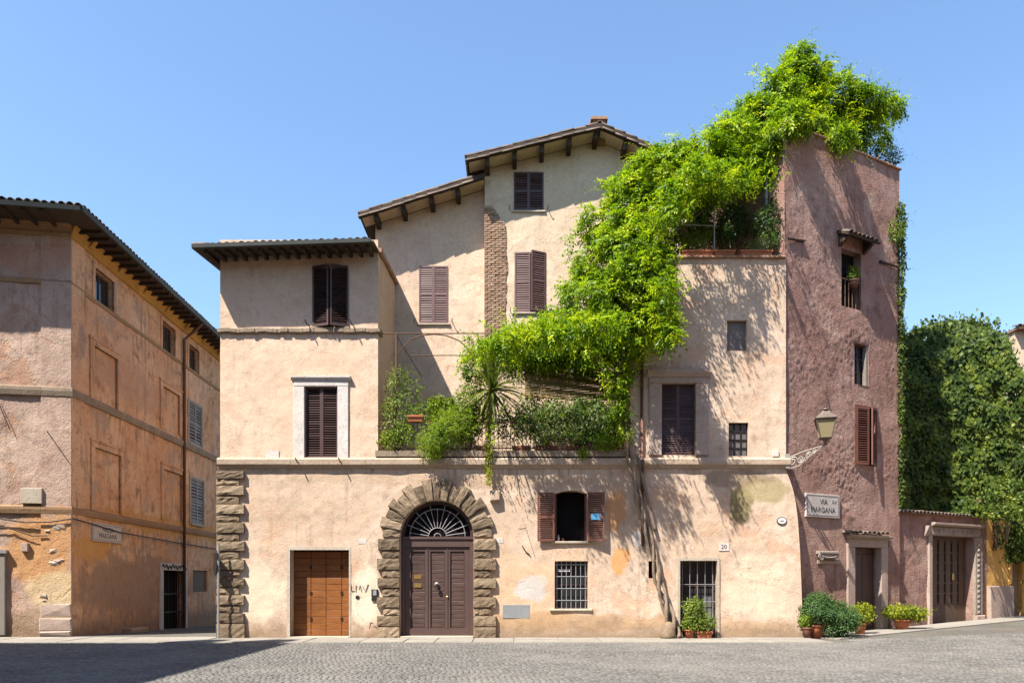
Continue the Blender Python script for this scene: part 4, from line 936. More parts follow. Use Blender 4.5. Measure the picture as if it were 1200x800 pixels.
for i in range(9): inst('rosette', me, G.m @ Matrix.Translation((r[0]+.05+i*(r[1]-r[0])/9, -.09, r[3]+.16)), GW)
D = obj('gate', MB(G.m).box(r[0], r[1], .34, .37, z0, r[3]), m_black, GW, label='brown wooden lattice gate with upright slats')
nb = 6; wd = (r[1]-r[0])
for i in range(nb):
    a = r[0]+.05 + (wd-.1)*i/nb; obj('slat', MB(G.m).box(a+.07, a+(wd-.1)/nb-.045, .27, .335, z0+.62, r[3]-.12), m_gate, D)
for i in range(7): z = z0+.66 + i*(r[3]-z0-.85)/6; obj('rail', MB(G.m).box(r[0]+.04, r[1]-.04, .285, .33, z-.025, z+.025), m_gate, D)
f = MB(G.m); f.box(r[0], r[0]+.10, .25, .338, z0, r[3]); f.box(r[1]-.10, r[1], .25, .338, z0, r[3]); f.box(r[0]+.1, r[1]-.1, .252, .338, r[3]-.13, r[3]); f.box(r[0]+.1, r[1]-.1, .252, .338, z0+.02, z0+.62); obj('gate_frame', f, m_gate, D)
lu, lz = G.at(1125, 675); obj('lock_plate', MB(G.m).box(lu-.06, lu+.06, .235, .25, lz-.12, lz+.1), m_brass, D)

# ochre house beyond the gate
OC = thing('ochre_house', 'ochre plastered house front with stone plinth beyond the carved gateway', 'building', tuple(TF.pt(11, 0, .4)))
ou = gu1+.005; o_d = G.rect(1185,1198,612,727); o_d = (o_d[0], o_d[1], .2, o_d[3]); ozt = G.z(585, 9)
wall('wall', G, ou, ou+6, -.1, ozt, [(*o_d,.35)], m_ochre, OC, amp=.015)
obj('door', MB(G.m).box(o_d[0], o_d[1], .32, .36, .2, o_d[3]), m_shut, OC)
obj('plinth', MB(G.m).cbox(ou+.02, o_d[0]-.04, -.14, .05, .1, G.z(686, ou+.5), .03, .008), m_pink, OC)
obj('pilaster', MB(G.m).cbox(o_d[0]-.2, o_d[0]-.02, -.06, .02, G.z(684, ou+.5), ozt, .02), m_ochre, OC)
hu = G.u(1164); obj('hanging_beam', MB(G.m).box(hu-.06, hu+.06, -.10, -.02, G.z(645,hu), G.z(606,hu)), m_gate, OC)
obj('roof', MB(G.m).box(ou, ou+6, -.1, 4, ozt, ozt+.1), m_roof, OC); obj('wall', MB(G.m).box(ou+5.9, ou+6, .01, 4, -.1, ozt), m_ochre, OC)
FH = thing('far_house', 'bit of ochre house with tiled eave above the ivy at right edge', 'building', (22.5, 10, 0))
yf = 9.0; obj('wall', MB().box(X(1189,yf), 30, yf, yf+.9, 0, Z(388,yf)), m_grey, FH); rf = obj('roof', MB().box(X(1187,yf), 30.2, yf-.35, yf+1.2, Z(388,yf), Z(385,yf)), m_roof, FH)
for k in range(8): tile_at(rf, (X(1188,yf)+k*.2, yf-.4, Z(385,yf)+.0), (0,1,.2), (0,0,1))

# ------------------------------------------------------------ corner building at left
CB = thing('corner_building', 'weathered orange and mauve corner building with blind windows along the alley', 'building', (-13.24, 1.0, 0))
ctop = LS.z(258, 0)
def lrect(a, b, t, bt): return LS.rect(a, b, t, bt)
# side: sloping perspective means tops/bottoms are read at the middle of each opening
s_up = [lrect(111,133,322,363), lrect(190,205,381,413), lrect(221,233,407,436)]
s_bl = [lrect(109,137,413,477), lrect(110,141,529,599), lrect(190,210,458,505), lrect(191,213,553,609)]
s_sh = [lrect(221,236,474,521), lrect(223,238,562,614)]
s_door = lrect(190,215,668,735); s_door = (s_door[0], s_door[1], gz(-13, 9)-.05, s_door[3]); s_low = lrect(226,243,668,693)
ops = [(*q,.25) for q in s_up] + [(*q,.07) for q in s_bl] + [(*q,.12) for q in s_sh] + [(*s_door,.3), (*s_low,.12)]
wall('wall', LS, 0, 17, -.6, ctop, ops, m_lside, CB, step=.11, amp=.025, fine=.012)
wall('wall', LF, -7, 0, -.2, ctop, [], m_lfront, CB, step=.10, amp=.03, fine=.014)
for q in s_bl:
    o = obj('blind_window', MB(LS.m).box(q[0], q[1], .05, .08, q[2], q[3]), m_lside, CB); j = .22
    f = MB(LS.m); f.box(q[0]-j, q[0], -.05, .05, q[2]-.05, q[3]+j*.8); f.box(q[1], q[1]+j, -.05, .05, q[2]-.05, q[3]+j*.8); f.box(q[0], q[1], -.052, .05, q[3], q[3]+j*.8); f.box(q[0]-j-.05, q[1]+j+.05, -.08, .05, q[3]+j*.8+.002, q[3]+j*.8+.07); obj('window_surround', f, m_lside, o)
for i, q in enumerate(s_up):
    o = pane('window', LS, q, .2, m_glass, CB, (2,1), m_gate, .07); j = .16
    f = MB(LS.m); f.box(q[0]-j, q[0], -.03, .05, q[2], q[3]+j); f.box(q[1], q[1]+j, -.03, .05, q[2], q[3]+j); f.box(q[0], q[1], -.032, .05, q[3], q[3]+j); obj('window_surround', f, m_lside, o)
SHUT_TIGHT[0] = True
for q in s_sh:
    o = pane('window', LS, q, .1, m_black, CB); hw = (q[1]-q[0])/2
    f = MB(LS.m); f.box(q[0]-.12, q[0], -.04, .08, q[2]-.06, q[3]+.1); f.box(q[1], q[1]+.12, -.04, .08, q[2]-.06, q[3]+.1); f.box(q[0], q[1], -.042, .08, q[3], q[3]+.1); f.box(q[0], q[1], -.08, .08, q[2]-.08, q[2]); obj('window_surround', f, m_trav, o)
    leaf(CB, LS.m, hw, q[2], q[3], m_shutw, q[0]+.003, .0, 2, 1, True, .12, .07); leaf(CB, LS.m, hw, q[2], q[3], m_shutw, q[1]-.003, .0, 2, -1, True, .12, .07)
SHUT_TIGHT[0] = False
D = obj('door', MB(LS.m).box(s_door[0], s_door[1], .26, .3, s_door[2], s_door[3]), m_black, CB)
f = MB(LS.m); q = s_door; f.box(q[0]-.28, q[0], -.06, .1, q[2], q[3]+.28); f.box(q[1], q[1]+.28, -.06, .1, q[2], q[3]+.28); f.box(q[0], q[1], -.062, .1, q[3], q[3]+.28); obj('door_surround', f, m_marble, D)
for k in range(6): u = q[0]+(q[1]-q[0])*(k+.5)/6; obj('bar', MB(LS.m).tube([(u,.12,q[2]),(u,.12,q[3])], .018, 5), m_iron, D)
for k in (.3,.6): obj('bar', MB(LS.m).box(q[0], q[1], .10, .14, q[2]+(q[3]-q[2])*k, q[2]+(q[3]-q[2])*k+.04), m_iron, D)
zt_ = q[3]+.14; n_ = 26
scribble('graffiti', [[(q[0]-.15+(q[1]-q[0]+.3)*i/n_, zt_+.08*math.sin(i*1.9)+.03*math.sin(i*.7)) for i in range(n_+1)]], .03, m_ink, D, LS, -.07)
obj('shutter', MB(LS.m).box(s_low[0], s_low[1], .08, .11, s_low[2], s_low[3]), m_gate, CB)
# bands
def band(py, h, d, mat):
    z = LS.z(py, 0)
    a = [(-7, -2.6), (-2.59, -.78), (-.775, .0+d)]
    for p, q in a: obj('string_course', MB(LF.m).prof([(.02,z-h/2),(-d*.7,z-h/2),(-d,z+h*.1),(-d,z+h/2),(.02,z+h/2+.05)], p, q), mat, CB)
    p = 0.0
    while p < 17: L = 3.4; obj('string_course', MB(LS.m).prof([(.02,z-h/2+.003),(-d*.7,z-h/2+.003),(-d,z+h*.1),(-d,z+h/2-.003),(.02,z+h/2+.047)], p, min(p+L, 17)-.008), mat, CB); p += L
m_lband = stone('side_band', (.40,.24,.13), (.48,.30,.16), (.24,.15,.09), .8)
band(332, .12, .05, m_lband); band(460, .24, .10, m_oldband); band(598, .20, .08, m_lband)
# corner pilaster
obj('corner_pilaster', MB(LF.m).box(-.78, .05, -.05, .02, .3, ctop-.3), m_lfront, CB); obj('corner_pilaster', MB(LS.m).box(-.0, .75, -.045, .02, -.1, ctop-.3), m_lside, CB)
for i, (a, b, c, d) in enumerate([(-.80,.06,.0,.16),(-.82,.07,.17,.55),(-.80,.06,.56,.98)]): obj('base_stone', MB(LF.m).cbox(a, b, -.10+.02*i, .02, c, d, .03, .02), m_pink, CB)
random.seed(31)
for i in range(9):
    u = random.uniform(-.72, -.1); z = random.uniform(.95, 3.4); s = random.uniform(.06,.17)
    if u < -.8 and z > 2.1: continue
    obj('rubble_stone', MB(LF.m).cbox(u-s, min(u+s,.05), -.058-random.uniform(0,.014) if u > -.85 else -.012, .02, z-s*.6, z+s*.6, .035, .02), random.choice((m_trav, m_band, m_pink)), CB)
# cornice cove and roof
cz = ctop
obj('cornice', MB(LF.m).prof([(.02,cz-.55),(-.10,cz-.53),(-.12,cz-.44),(-.10,cz-.42),(-.16,cz-.28),(-.34,cz-.08),(-.42,cz-.04),(-.42,cz+.02),(.02,cz+.02)], -7, .08), m_lband, CB)
obj('cornice', MB(LS.m).prof([(.02,cz-.55),(-.09,cz-.53),(-.11,cz-.44),(-.09,cz-.42),(-.15,cz-.28),(-.33,cz-.08),(-.41,cz-.04),(-.41,cz+.019),(.02,cz+.019)], -.08, 17), m_cove, CB)
for k in range(9): u = .9+k*1.9; obj('bracket', MB(LS.m).prof([(-.02,cz-.45),(-.14,cz-.40),(-.30,cz-.20),(-.48,cz-.06),(-.02,cz-.06)], u, u+.18), m_cove, CB)
OV, OS = 1.15, .86; ez = Z(243, -.15) - .02
def rfp(u, v, fr): p = fr.pt(u, v, 0); return (p.x, p.y)
cor = Vector((*rfp(0,-OV,LF),0)); e1 = LF.e; e2 = LS.e
P0 = LS.pt(0, -OS, 0); t = ((P0.x-cor.x)*e2[1]-(P0.y-cor.y)*e2[0])/(e1[0]*e2[1]-e1[1]*e2[0]); CK = (cor.x+e1[0]*t, cor.y+e1[1]*t)
AL = (CK[0]-7*e1[0], CK[1]-7*e1[1]); BK = (CK[0]+18.5*e2[0], CK[1]+18.5*e2[1]); IN = (AL[0]+18.5*e2[0]-.5, AL[1]+18.5*e2[1]+.5); RG = ((AL[0]+BK[0])/2, (AL[1]+BK[1])/2)
mb = MB(); q4 = [AL, CK, BK, IN]; mb.add([(x,y,ez) for x,y in q4]+[(x,y,ez+.10) for x,y in q4]+[(RG[0],RG[1],ez+1.6)], [(0,3,2,1),(0,1,5,4),(1,2,6,5),(2,3,7,6),(3,0,4,7),(4,5,8),(5,6,8),(6,7,8),(7,4,8)]); RB = obj('roof', mb, m_soff, CB)
for k in range(22): p = (CK[0]-(.05+.22*k)*e1[0], CK[1]-(.05+.22*k)*e1[1], ez+.12); tile_at(RB, (p[0]+.03*e1[1], p[1]-.06, p[2]), (-e1[1], e1[0], .25), (0,0,1))
for k in range(80): p = (CK[0]+(.12+.22*k)*e2[0], CK[1]+(.12+.22*k)*e2[1], ez+.12); tile_at(RB, (p[0]+.05, p[1], p[2]), (-1, 0, .25), (0,0,1))
def along(a, b, pr):
    a = Vector((a[0],a[1],0)); d = Vector((b[0],b[1],0))-a; L = d.length; d.normalize(); n = Vector((d.y,-d.x,0)); mb = MB(); k = len(pr)
    vs = [a+n*o+Vector((0,0,z)) for o,z in pr] + [a+d*L+n*o+Vector((0,0,z)) for o,z in pr]
    return mb.add(vs, [tuple(range(k)), tuple(range(2*k-1,k-1,-1))]+[(i,k+i,k+(i+1)%k,(i+1)%k) for i in range(k)])
gp_ = [(-.02,ez-.02),(.06,ez-.02),(.09,ez+.10),(.0,ez+.11)]
obj('gutter', along(AL, CK, gp_), m_cop, RB); obj('gutter', along(CK, BK, gp_), m_cop, RB)
for k in range(34): u = .2 + k*.5; obj('rafter', MB(LS.m).box(u, u+.09, -OS+.05, .0, ez-.10, ez-.003), m_beam, RB)
for k in range(12): u = -.3 - k*.5; obj('rafter', MB(LF.m).box(u-.09, u, -OV+.05, .0, ez-.10, ez-.003), m_beam, RB)
pu = LS.u(216, -.1); obj('downpipe', MB(LS.m).tube([(pu,-OS,ez),(pu,-.5,ez-.35),(pu,-.1,ez-.7),(pu,-.1,-.3)], .06, 8), m_rust, CB, True)
# cables, box, white door frame at the left edge
obj('cable', MB(LF.m).tube([(-6,-.10,3.62),(-2,-.10,3.5),(-1.2,-.10,3.38),(-.5,-.10,3.40),(.06,-.11,3.5)], .02, 5), m_iron, CB)
obj('cable', MB(LF.m).tube([(-3,-.09,3.35),(-1.6,-.09,3.2),(-1.0,-.09,2.98),(-.6,-.09,3.0)], .016, 5), m_iron, CB)
obj('cable', MB(LS.m).tube([(0,-.10,3.52),(3,-.08,3.30),(8,-.08,3.2),(16,-.08,3.1)], .02, 5), m_iron, CB)
for p, q in (((-1.95,7.0),(-1.6,6.1)), ((-.6,6.1),(.0,5.2))): obj('cable', MB(LF.m).tube([(p[0],-.08,p[1]),(q[0],-.08,q[1])], .012, 4), m_iron, CB)
r = LF.rect(26,51,572,590); obj('junction_box', MB(LF.m).cbox(r[0], r[1], -.12, .0, r[2], r[3], .01), m_trav, CB)
r = LF.rect(26,34,636,646); obj('junction_box', MB(LF.m).cbox(r[0], r[1], -.10, .0, r[2], r[3], .01), m_pink, CB)
r = LF.rect(-40,8,648,748); D = obj('door', MB(LF.m).cbox(r[0], r[1], -.10, .0, .05, r[3], .02), m_shutw, CB, label='pale door panel at the left edge'); obj('door_head', MB(LF.m).box(r[0]-.1, r[1]+.04, -.14, .0, r[3], r[3]+.10), m_greyp, D)
obj('foot_stone', MB(LS.m).cbox(*LS.rect(143,163,737,747)[:2], -.35, .0, -.3, .02, .05, .03), m_quoin, CB)
name_plate(LS, LS.rect(107,141,614,635), 'street_name_sign', 'pale marble street plate on the shaded alley wall at left', [('PIAZZA', .5, .66, .22), ('MARGANA', .5, .32, .24)], m_marble)

# building behind the photographer's left that throws the foreground shadow
OB = thing('opposite_building', 'tall plain building across the square outside the left of the picture', 'building', (-20, -18, 0))
oc = (-12.65, -8.25); obj('wall', MB().box(-30, oc[0]-.5, -34, oc[1]-.5, -.1, 13.6), m_ochre, OB); obj('roof', MB().add([(-30.5,-34.5,13.6),(oc[0],-34.5,13.6),(oc[0],oc[1],13.6),(-30.5,oc[1],13.6),(-30.5,-34.5,13.8),(oc[0],-34.5,13.8),(oc[0],oc[1],13.8),(-30.5,oc[1],13.8),(-21,-21,17.0)], [(0,3,2,1),(0,1,5,4),(1,2,6,5),(2,3,7,6),(3,0,4,7),(4,5,8),(5,6,8),(6,7,8),(7,4,8)]), m_roof, OB)
for x, y, h in ((-14.55,-9.0,16.9),(-16.6,-9.2,17.3)): obj('chimney', MB().box(x-.35, x+.35, y-.35, y+.35, 13.7, h), m_ochre, OB)

for k, (xa, xb, ya, yb, h, lab) in enumerate(((-9, 8, -40, -27.5, 15.5, 'unseen plain house row added behind the viewer to cut skylight'), (9.5, 30, -40, -26, 14.0, 'unseen plain house added behind the viewer at right to cut skylight'), (23, 34, -25, -2, 12.5, 'unseen plain house added outside the right of the picture to cut skylight'))):
    o = thing('opposite_building', lab, 'building', ((xa+xb)/2, (ya+yb)/2, 0)); obj('wall', MB().box(xa, xb, ya, yb, -.1, h), m_lside, o); obj('roof', MB().box(xa-.5, xb+.5, ya-.5, yb+.5, h, h+.3), m_roof, o)  # plain blocks added out of view to cut the skylight on the facades
# road sign on a pole in the alley mouth
SP = thing('road_sign_pole', 'slim grey pole with two road signs turned edge on beside the corner stones', 'road sign', (X(256,-.35), -.35, 0))
px, py_ = X(256,-.35), -.35; obj('pole', MB().tube([(px,py_,0),(px,py_,Z(637,-.35))], .03, 8), m_greyp, SP)
mr = Matrix.Translation((px-.02, py_-.03, 0)) @ Matrix.Rotation(math.radians(-58), 4, 'Z')
obj('sign_plate', MB(mr).box(-.45, .05, -.012, .0, Z(655,-.35), Z(647,-.35)), m_iron, SP)
mb = MB(); mb.lathe((0,0,0), [(0,0),(.24,0),(.24,.015),(0,.016)], 20); mb.m = mr @ Matrix.Translation((-.2,-.012,Z(664,-.35))) @ Matrix.Rotation(math.pi/2,4,'X'); obj('sign_disc', mb, m_iron, SP)
# kerb guard stone
mb = MB(); mb.lathe((X(783,-.25), -.25, 0), [(.22,0),(.23,.12),(.20,.30),(.15,.42),(.08,.49),(.0,.51)], 14); o = obj('guard_stone', mb, m_quoin, None, True); tag(o, 'rounded pale stone post at the foot of the vine trunk', 'bollard')



# ------------------------------------------------------------ vegetation
def unit(a): return a/np.maximum(np.linalg.norm(a, axis=-1, keepdims=True), 1e-9)
def leafquads(P, D, N, L, W):
    """kite shaped leaves: base point, direction, face normal, length, width; folded a little along the midrib"""
    D = unit(D); S = unit(np.cross(D, N)); N2 = unit(np.cross(S, D)); L = L[:,None]; W = W[:,None]
    V = np.stack([P, P + D*L*.42 + S*W*.5 + N2*W*.12, P + D*L - N2*L*.10, P + D*L*.42 - S*W*.5 + N2*W*.12], 1)
    n = len(P); Q = np.arange(n*4).reshape(n, 4); return V.reshape(-1,3), Q
def cat(parts):
    Vs, Qs, b = [], [], 0
    for V, Q in parts: Vs.append(V); Qs.append(Q+b); b += len(V)
    return np.concatenate(Vs), np.concatenate(Qs)
def lump(dirs, seed, f=2.2):
    return np.array([noise.noise(Vector(tuple(d*f)) + Vector((seed*3.7, seed, -seed))) + .5*noise.noise(Vector(tuple(d*f*2.3)) + Vector((seed, -seed, seed*2))) for d in dirs])
def sample(blobs, n, seed, inner=.55, cull=.62):
    """points near the skin of overlapping ellipsoids: blobs = (x,y,z,rx,ry,rz)"""
    B = np.array(blobs, float); wts = (B[:,3]*B[:,5] + B[:,3]*B[:,4] + B[:,4]*B[:,5]); wts /= wts.sum()
    idx = RNG.choice(len(B), n, p=wts); d = unit(RNG.normal(size=(n,3))); lm = np.zeros(n)
    for i in range(len(B)):
        k = idx == i
        if k.any(): lm[k] = lump(d[k], seed + i*1.3)
    r = (inner + (1-inner)*np.sqrt(RNG.random(n)))*(1 + .55*lm)
    P = B[idx,:3] + d*B[idx,3:]*r[:,None]; keep = np.ones(n, bool)
    for i in range(len(B)):
        q = np.linalg.norm((P - B[i,:3])/B[i,3:], axis=1); keep &= ~((idx != i) & (q < cull))
    O = unit(d/B[idx,3:]); return P[keep], O[keep]
def sprays(P, O, nl, RL, L, W, droop=.35, up=.8):
    """pinnate leaves: a drooping midrib with pairs of leaflets"""
    n = len(P); R = RNG.normal(size=(n,3)); D = unit(O*.8 + R*.55 + np.array([0,0,-droop])); N = unit(O*.5 + np.array([0,0,up]) + RNG.normal(size=(n,3))*.35)
    S = unit(np.cross(D, N)); out = []; rl = RL*RNG.uniform(.6,1.2,n)
    for k in range(nl):
        t = (k//2 + .6)/(nl/2); s = -1 if k % 2 else 1
        if k == nl-1: s = 0
        p = P + D*(rl*t)[:,None] + np.array([0,0,-1])*(rl*t*t*.35)[:,None]
        d = D*.55 + S*s*.95 + RNG.normal(size=(n,3))*.22 + np.array([0,0,-.25])
        out.append(leafquads(p, d, N + RNG.normal(size=(n,3))*.3, L*RNG.uniform(.7,1.2,n), W*RNG.uniform(.75,1.2,n)))
    return cat(out)
def single(P, O, L, W, droop=.3, face=.8, jit=.5):
    n = len(P); D = unit(O*.35 + RNG.normal(size=(n,3))*jit + np.array([0,0,-droop])); N = unit(O*face + np.array([0,0,.35]) + RNG.normal(size=(n,3))*.35)
    return leafquads(P, D, N, L*RNG.uniform(.6,1.25,n), W*RNG.uniform(.7,1.25,n))
def shoots(P, O, m, length, L, W, lift=.35):
    """loose young shoots standing out of the mass"""
    k = RNG.choice(len(P), m); out = []
    for p, o in zip(P[k], O[k]):
        d = unit(o*.7 + RNG.normal(size=3)*.45 + np.array([0,0,lift])); ln = length*RNG.uniform(.4,1.2); c = int(ln/.055); t = np.linspace(0,1,c)[:,None]
        pts = p + d*ln*t + np.array([0,0,-.45])*ln*t*t; D = RNG.normal(size=(c,3))*.8 + d*.5
        out.append(leafquads(pts, D, np.tile([0,0,1.0],(c,1)) + RNG.normal(size=(c,3))*.5, np.full(c, L)*(1.1-.6*t[:,0]), np.full(c, W)*(1.1-.5*t[:,0])))
    return cat(out)
def foliage(name, parts, mat, parent): return obj(name, npmesh(name, *cat(parts), mat), mat, parent)
def pb(px, py, rx, ry, Y, d):
    s = (CD+Y)/FPX; return (X(px,Y), Y, Z(py,Y), rx*s, d, ry*s)
def path(pts, r, n=7):
    """smooth woody stem through the points"""
    P = [Vector(p) for p in pts]; out = []; rad = []
    for i in range(len(P)-1):
        a, b, c, d = P[max(i-1,0)], P[i], P[i+1], P[min(i+2,len(P)-1)]
        for k in range(5):
            t = k/5; out.append(.5*((2*b)+(c-a)*t+(2*a-5*b+4*c-d)*t*t+(3*b-a-3*c+d)*t**3)); rad.append((r[i]+(r[i+1]-r[i])*t)*random.uniform(.9,1.1))
    out.append(P[-1]); rad.append(r[-1]); return out, rad

# the big wisteria: trunk on the facade, mass over terrace, roof terrace and tower top
WI = thing('wisteria_vine', 'huge bright green climbing vine cascading from tower top to terrace', 'vine', (X(795,-.2), -.2, 0))
core = [Vector((X(px,Y), Y, Z(py,Y))) for px, py, Y in ((794,747,-.22),(783,718,-.20),(772,680,-.17),(763,640,-.16),(752,598,-.17),(743,560,-.22),(735,520,-.25),(728,480,.0),(722,430,.1),(728,370,.2))]
cp, cr = path(core, [.12,.10,.085,.08,.08,.07,.07,.06,.05,.045])
for s in range(4):
    pts = []
    for i, (p, r) in enumerate(zip(cp, cr)):
        a = i*(.45+.06*s) + s*math.pi/2; rr_ = r*(1.1+.35*noise.noise(Vector((i*.35, s*7, 0)))); pts.append(p + Vector((math.cos(a)*rr_, math.sin(a)*rr_*.8, .03*math.sin(i+s))))
    obj('trunk', MB().tube(pts, [max(.02, r*random.uniform(.36,.56)) for r in cr], 7), m_bark, WI, True)
a, b = path([Vector((X(768,-.1),-.1,Z(622,-.1))), Vector((X(760,-.12),-.12,Z(590,-.12))), Vector((X(752,-.14),-.14,Z(555,-.14))), Vector((X(744,-.2),-.2,Z(520,-.2)))], [.05,.05,.045,.04]); obj('trunk', MB().tube(a, b, 7), m_bark, WI, True)
for pts in (((728,370,.2),(742,300,.6),(770,240,.9),(815,215,1.2),(860,190,1.6),(905,150,2.2),(960,130,2.8)), ((724,430,.1),(690,400,.6),(640,410,1.0),(590,425,1.2)), ((728,380,.2),(752,345,-.2),(772,330,-.3)), ((815,215,1.2),(850,245,1.2),(890,250,1.2)), ((770,300,.8),(800,265,.9),(835,240,1.0)), ((812,285,.6),(795,260,.7),(760,235,.8))):
    a, b = path([Vector((X(p,Y),Y,Z(q,Y))) for p,q,Y in pts], list(np.linspace(.06,.02,len(pts)))); obj('branch', MB().tube(a, b, 6), m_bark, WI, True)
cas = [pb(742,238,34,34,.7,.8), pb(712,262,26,28,.7,.7), pb(702,300,34,34,.5,.7), pb(735,290,38,40,.1,.8), pb(690,345,28,30,.4,.7), pb(732,345,42,38,-.3,.8), pb(768,316,20,32,-.8,.5), pb(776,372,16,17,-1.2,.5), pb(745,388,34,20,-.6,.6),
    pb(690,380,38,26,.4,.7), pb(650,388,28,22,.7,.7), pb(618,402,30,18,.9,.7), pb(588,414,24,16,1.1,.6), pb(640,412,42,14,.7,.7), pb(690,412,38,15,.4,.6), pb(560,428,18,15,1.0,.5), pb(725,436,14,26,-.1,.3), pb(728,490,10,22,-.12,.2), pb(786,392,10,8,-1.7,.4)]
top = [pb(786,204,34,26,.4,1.0), pb(826,192,36,24,.5,1.1), pb(810,212,38,14,.1,1.0), pb(858,170,30,26,.9,.9), pb(874,196,20,16,.7,.7), pb(888,140,26,24,1.6,.8), pb(848,210,24,9,-.1,.8), pb(762,205,22,20,.6,.8), pb(785,232,18,18,.0,.5)]
tw = [pb(922,138,24,13,.0,.45), pb(950,147,20,8,.35,.35), pb(985,161,20,6,.9,.35), pb(902,164,16,14,.5,.5), pb(904,190,9,13,.5,.3), pb(905,114,26,26,1.6,.7), pb(940,98,28,24,2.2,.8), pb(936,72,13,14,2.0,.4), pb(976,112,28,20,2.6,.8), pb(1010,124,24,15,2.9,.7), pb(1038,128,17,9,3.0,.4), pb(955,134,32,18,2.0,.7), pb(995,146,28,12,2.6,.6), pb(918,140,18,15,1.2,.5), pb(1026,156,13,10,2.6,.35)]
parts = []; parts2 = []
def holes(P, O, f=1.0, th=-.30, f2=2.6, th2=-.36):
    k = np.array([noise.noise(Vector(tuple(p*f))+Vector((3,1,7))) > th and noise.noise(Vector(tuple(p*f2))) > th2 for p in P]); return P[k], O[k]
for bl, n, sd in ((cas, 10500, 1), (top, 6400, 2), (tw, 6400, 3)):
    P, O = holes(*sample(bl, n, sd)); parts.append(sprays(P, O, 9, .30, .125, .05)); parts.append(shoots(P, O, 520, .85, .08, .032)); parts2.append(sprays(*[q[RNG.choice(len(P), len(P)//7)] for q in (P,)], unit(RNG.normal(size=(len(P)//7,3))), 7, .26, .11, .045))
# thin outer boughs reaching over the street, through which the sun falls in streaks
bo = [pb(566,408,20,8,-1.5,.5), pb(602,396,24,9,-1.7,.5), pb(640,386,26,9,-1.8,.5), pb(676,384,26,10,-1.9,.5), pb(706,380,22,11,-2.0,.5), pb(590,400,26,7,-2.0,.45), pb(650,392,30,7,-2.1,.45),
    pb(778,338,12,13,-1.8,.5), pb(786,250,15,12,-1.2,.5), pb(800,220,22,8,-1.3,.5), pb(842,214,22,7,-1.1,.5), pb(872,206,16,7,-.9,.4), pb(820,200,24,8,-1.6,.4)]
P, O = sample(bo, 1000, 5, inner=.1, cull=0); parts.append(sprays(P, O, 9, .30, .12, .048)); parts.append(shoots(P, O, 300, .7, .085, .034, .0))
# shoots growing straight out from the wall: their shadows are the long slanting streaks
def outshoots(n, x0, x1, y0, y1, Ya, Yb, la, lb, L=.11, W=.036):
    out = []
    for i in range(n):
        Y = random.uniform(Ya, Yb); p = np.array([X(random.uniform(x0,x1),Y), Y, Z(random.uniform(y0,y1),Y)]); ln = random.uniform(la, lb)
        d = unit(np.array([random.uniform(-.28,.12), -1, random.uniform(-.12,.3)])); c = int(ln/.06); t = np.linspace(0,1,c)[:,None]
        pts = p + d*ln*t + np.array([0,0,-.22])*ln*t*t; D = d*.9 + RNG.normal(size=(c,3))*.45
        out.append(leafquads(pts, D, np.tile([0,0,1.0],(c,1)) + RNG.normal(size=(c,3))*.6, np.full(c,L)*RNG.uniform(.7,1.2,c), np.full(c,W)*RNG.uniform(.8,1.3,c)))
    return cat(out)
parts += [outshoots(60, 548, 735, 470, 522, -.25, -.05, .4, 1.0, .10, .03), outshoots(44, 570, 735, 385, 420, -.4, .3, 1.3, 2.3), outshoots(44, 748, 796, 240, 395, -1.0, -.4, .6, 1.5), outshoots(34, 790, 905, 206, 238, -.3, .3, .6, 1.6), outshoots(16, 735, 790, 380, 402, -1.3, -.6, .8, 1.6)]
foliage('foliage', parts, l_wist, WI)
# shaded inner leaves under the pergola and under the tower canopy
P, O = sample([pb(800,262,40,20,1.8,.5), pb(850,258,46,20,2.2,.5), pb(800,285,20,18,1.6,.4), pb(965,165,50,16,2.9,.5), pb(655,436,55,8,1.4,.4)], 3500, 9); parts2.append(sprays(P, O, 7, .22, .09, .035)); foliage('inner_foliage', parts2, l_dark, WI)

# plants -------------------------------------------------------
def shrub(name, label, blobs, mat, n, L, W, cat_='shrub', stem=None, pinn=0, sh=0, group=None, droop=.3, pot=None, face=.8, inner=.35):
    b0 = blobs[0]; zb = min(b[2]-b[5] for b in blobs); base = stem if stem else (b0[0], b0[1], zb)
    o = thing(name, label, cat_, base, group); P, O = sample(blobs, n, len(name)*1.7 + b0[0], inner=inner, cull=.4)
    parts = [sprays(P, O, pinn, L*2.2, L, W) if pinn else single(P, O, L, W, droop, face)]
    if sh: parts.append(shoots(P, O, sh, L*5, L*.8, W*.8))
    foliage('foliage', parts, mat, o)
    mb_ = MB(); rnd = random.Random(b0[0])
    for i in range(5):
        b = blobs[i % len(blobs)]; e = Vector((b[0]+b[3]*rnd.uniform(-.5,.5), b[1]+b[4]*rnd.uniform(-.5,.5), b[2]+b[5]*rnd.uniform(0,.6))); s = Vector(base)
        obj('stem', MB().tube([s, s.lerp(e,.5)+Vector((rnd.uniform(-.05,.05),0,.05)), e], [.02,.014,.007], 5), m_bark, o)
    return o
def round_pot(loc, r, h, label, mat=None, group=None, rim=True):
    o = thing('plant_pot', label, 'plant pot', loc, group)
    obj('pot_body', MB().lathe(loc, [(r*.68,0),(r*.95,h*.8),(r*.95,h*.82),(r*1.06,h*.83),(r*1.06,h),(r*.93,h),(r*.90,h*.86)], 18), mat or m_terra, o, True)
    obj('soil', MB().lathe((loc[0],loc[1],loc[2]+h*.85), [(r*.9,0),(r*.85,.02),(0,.03)], 14), m_soil, o); return o
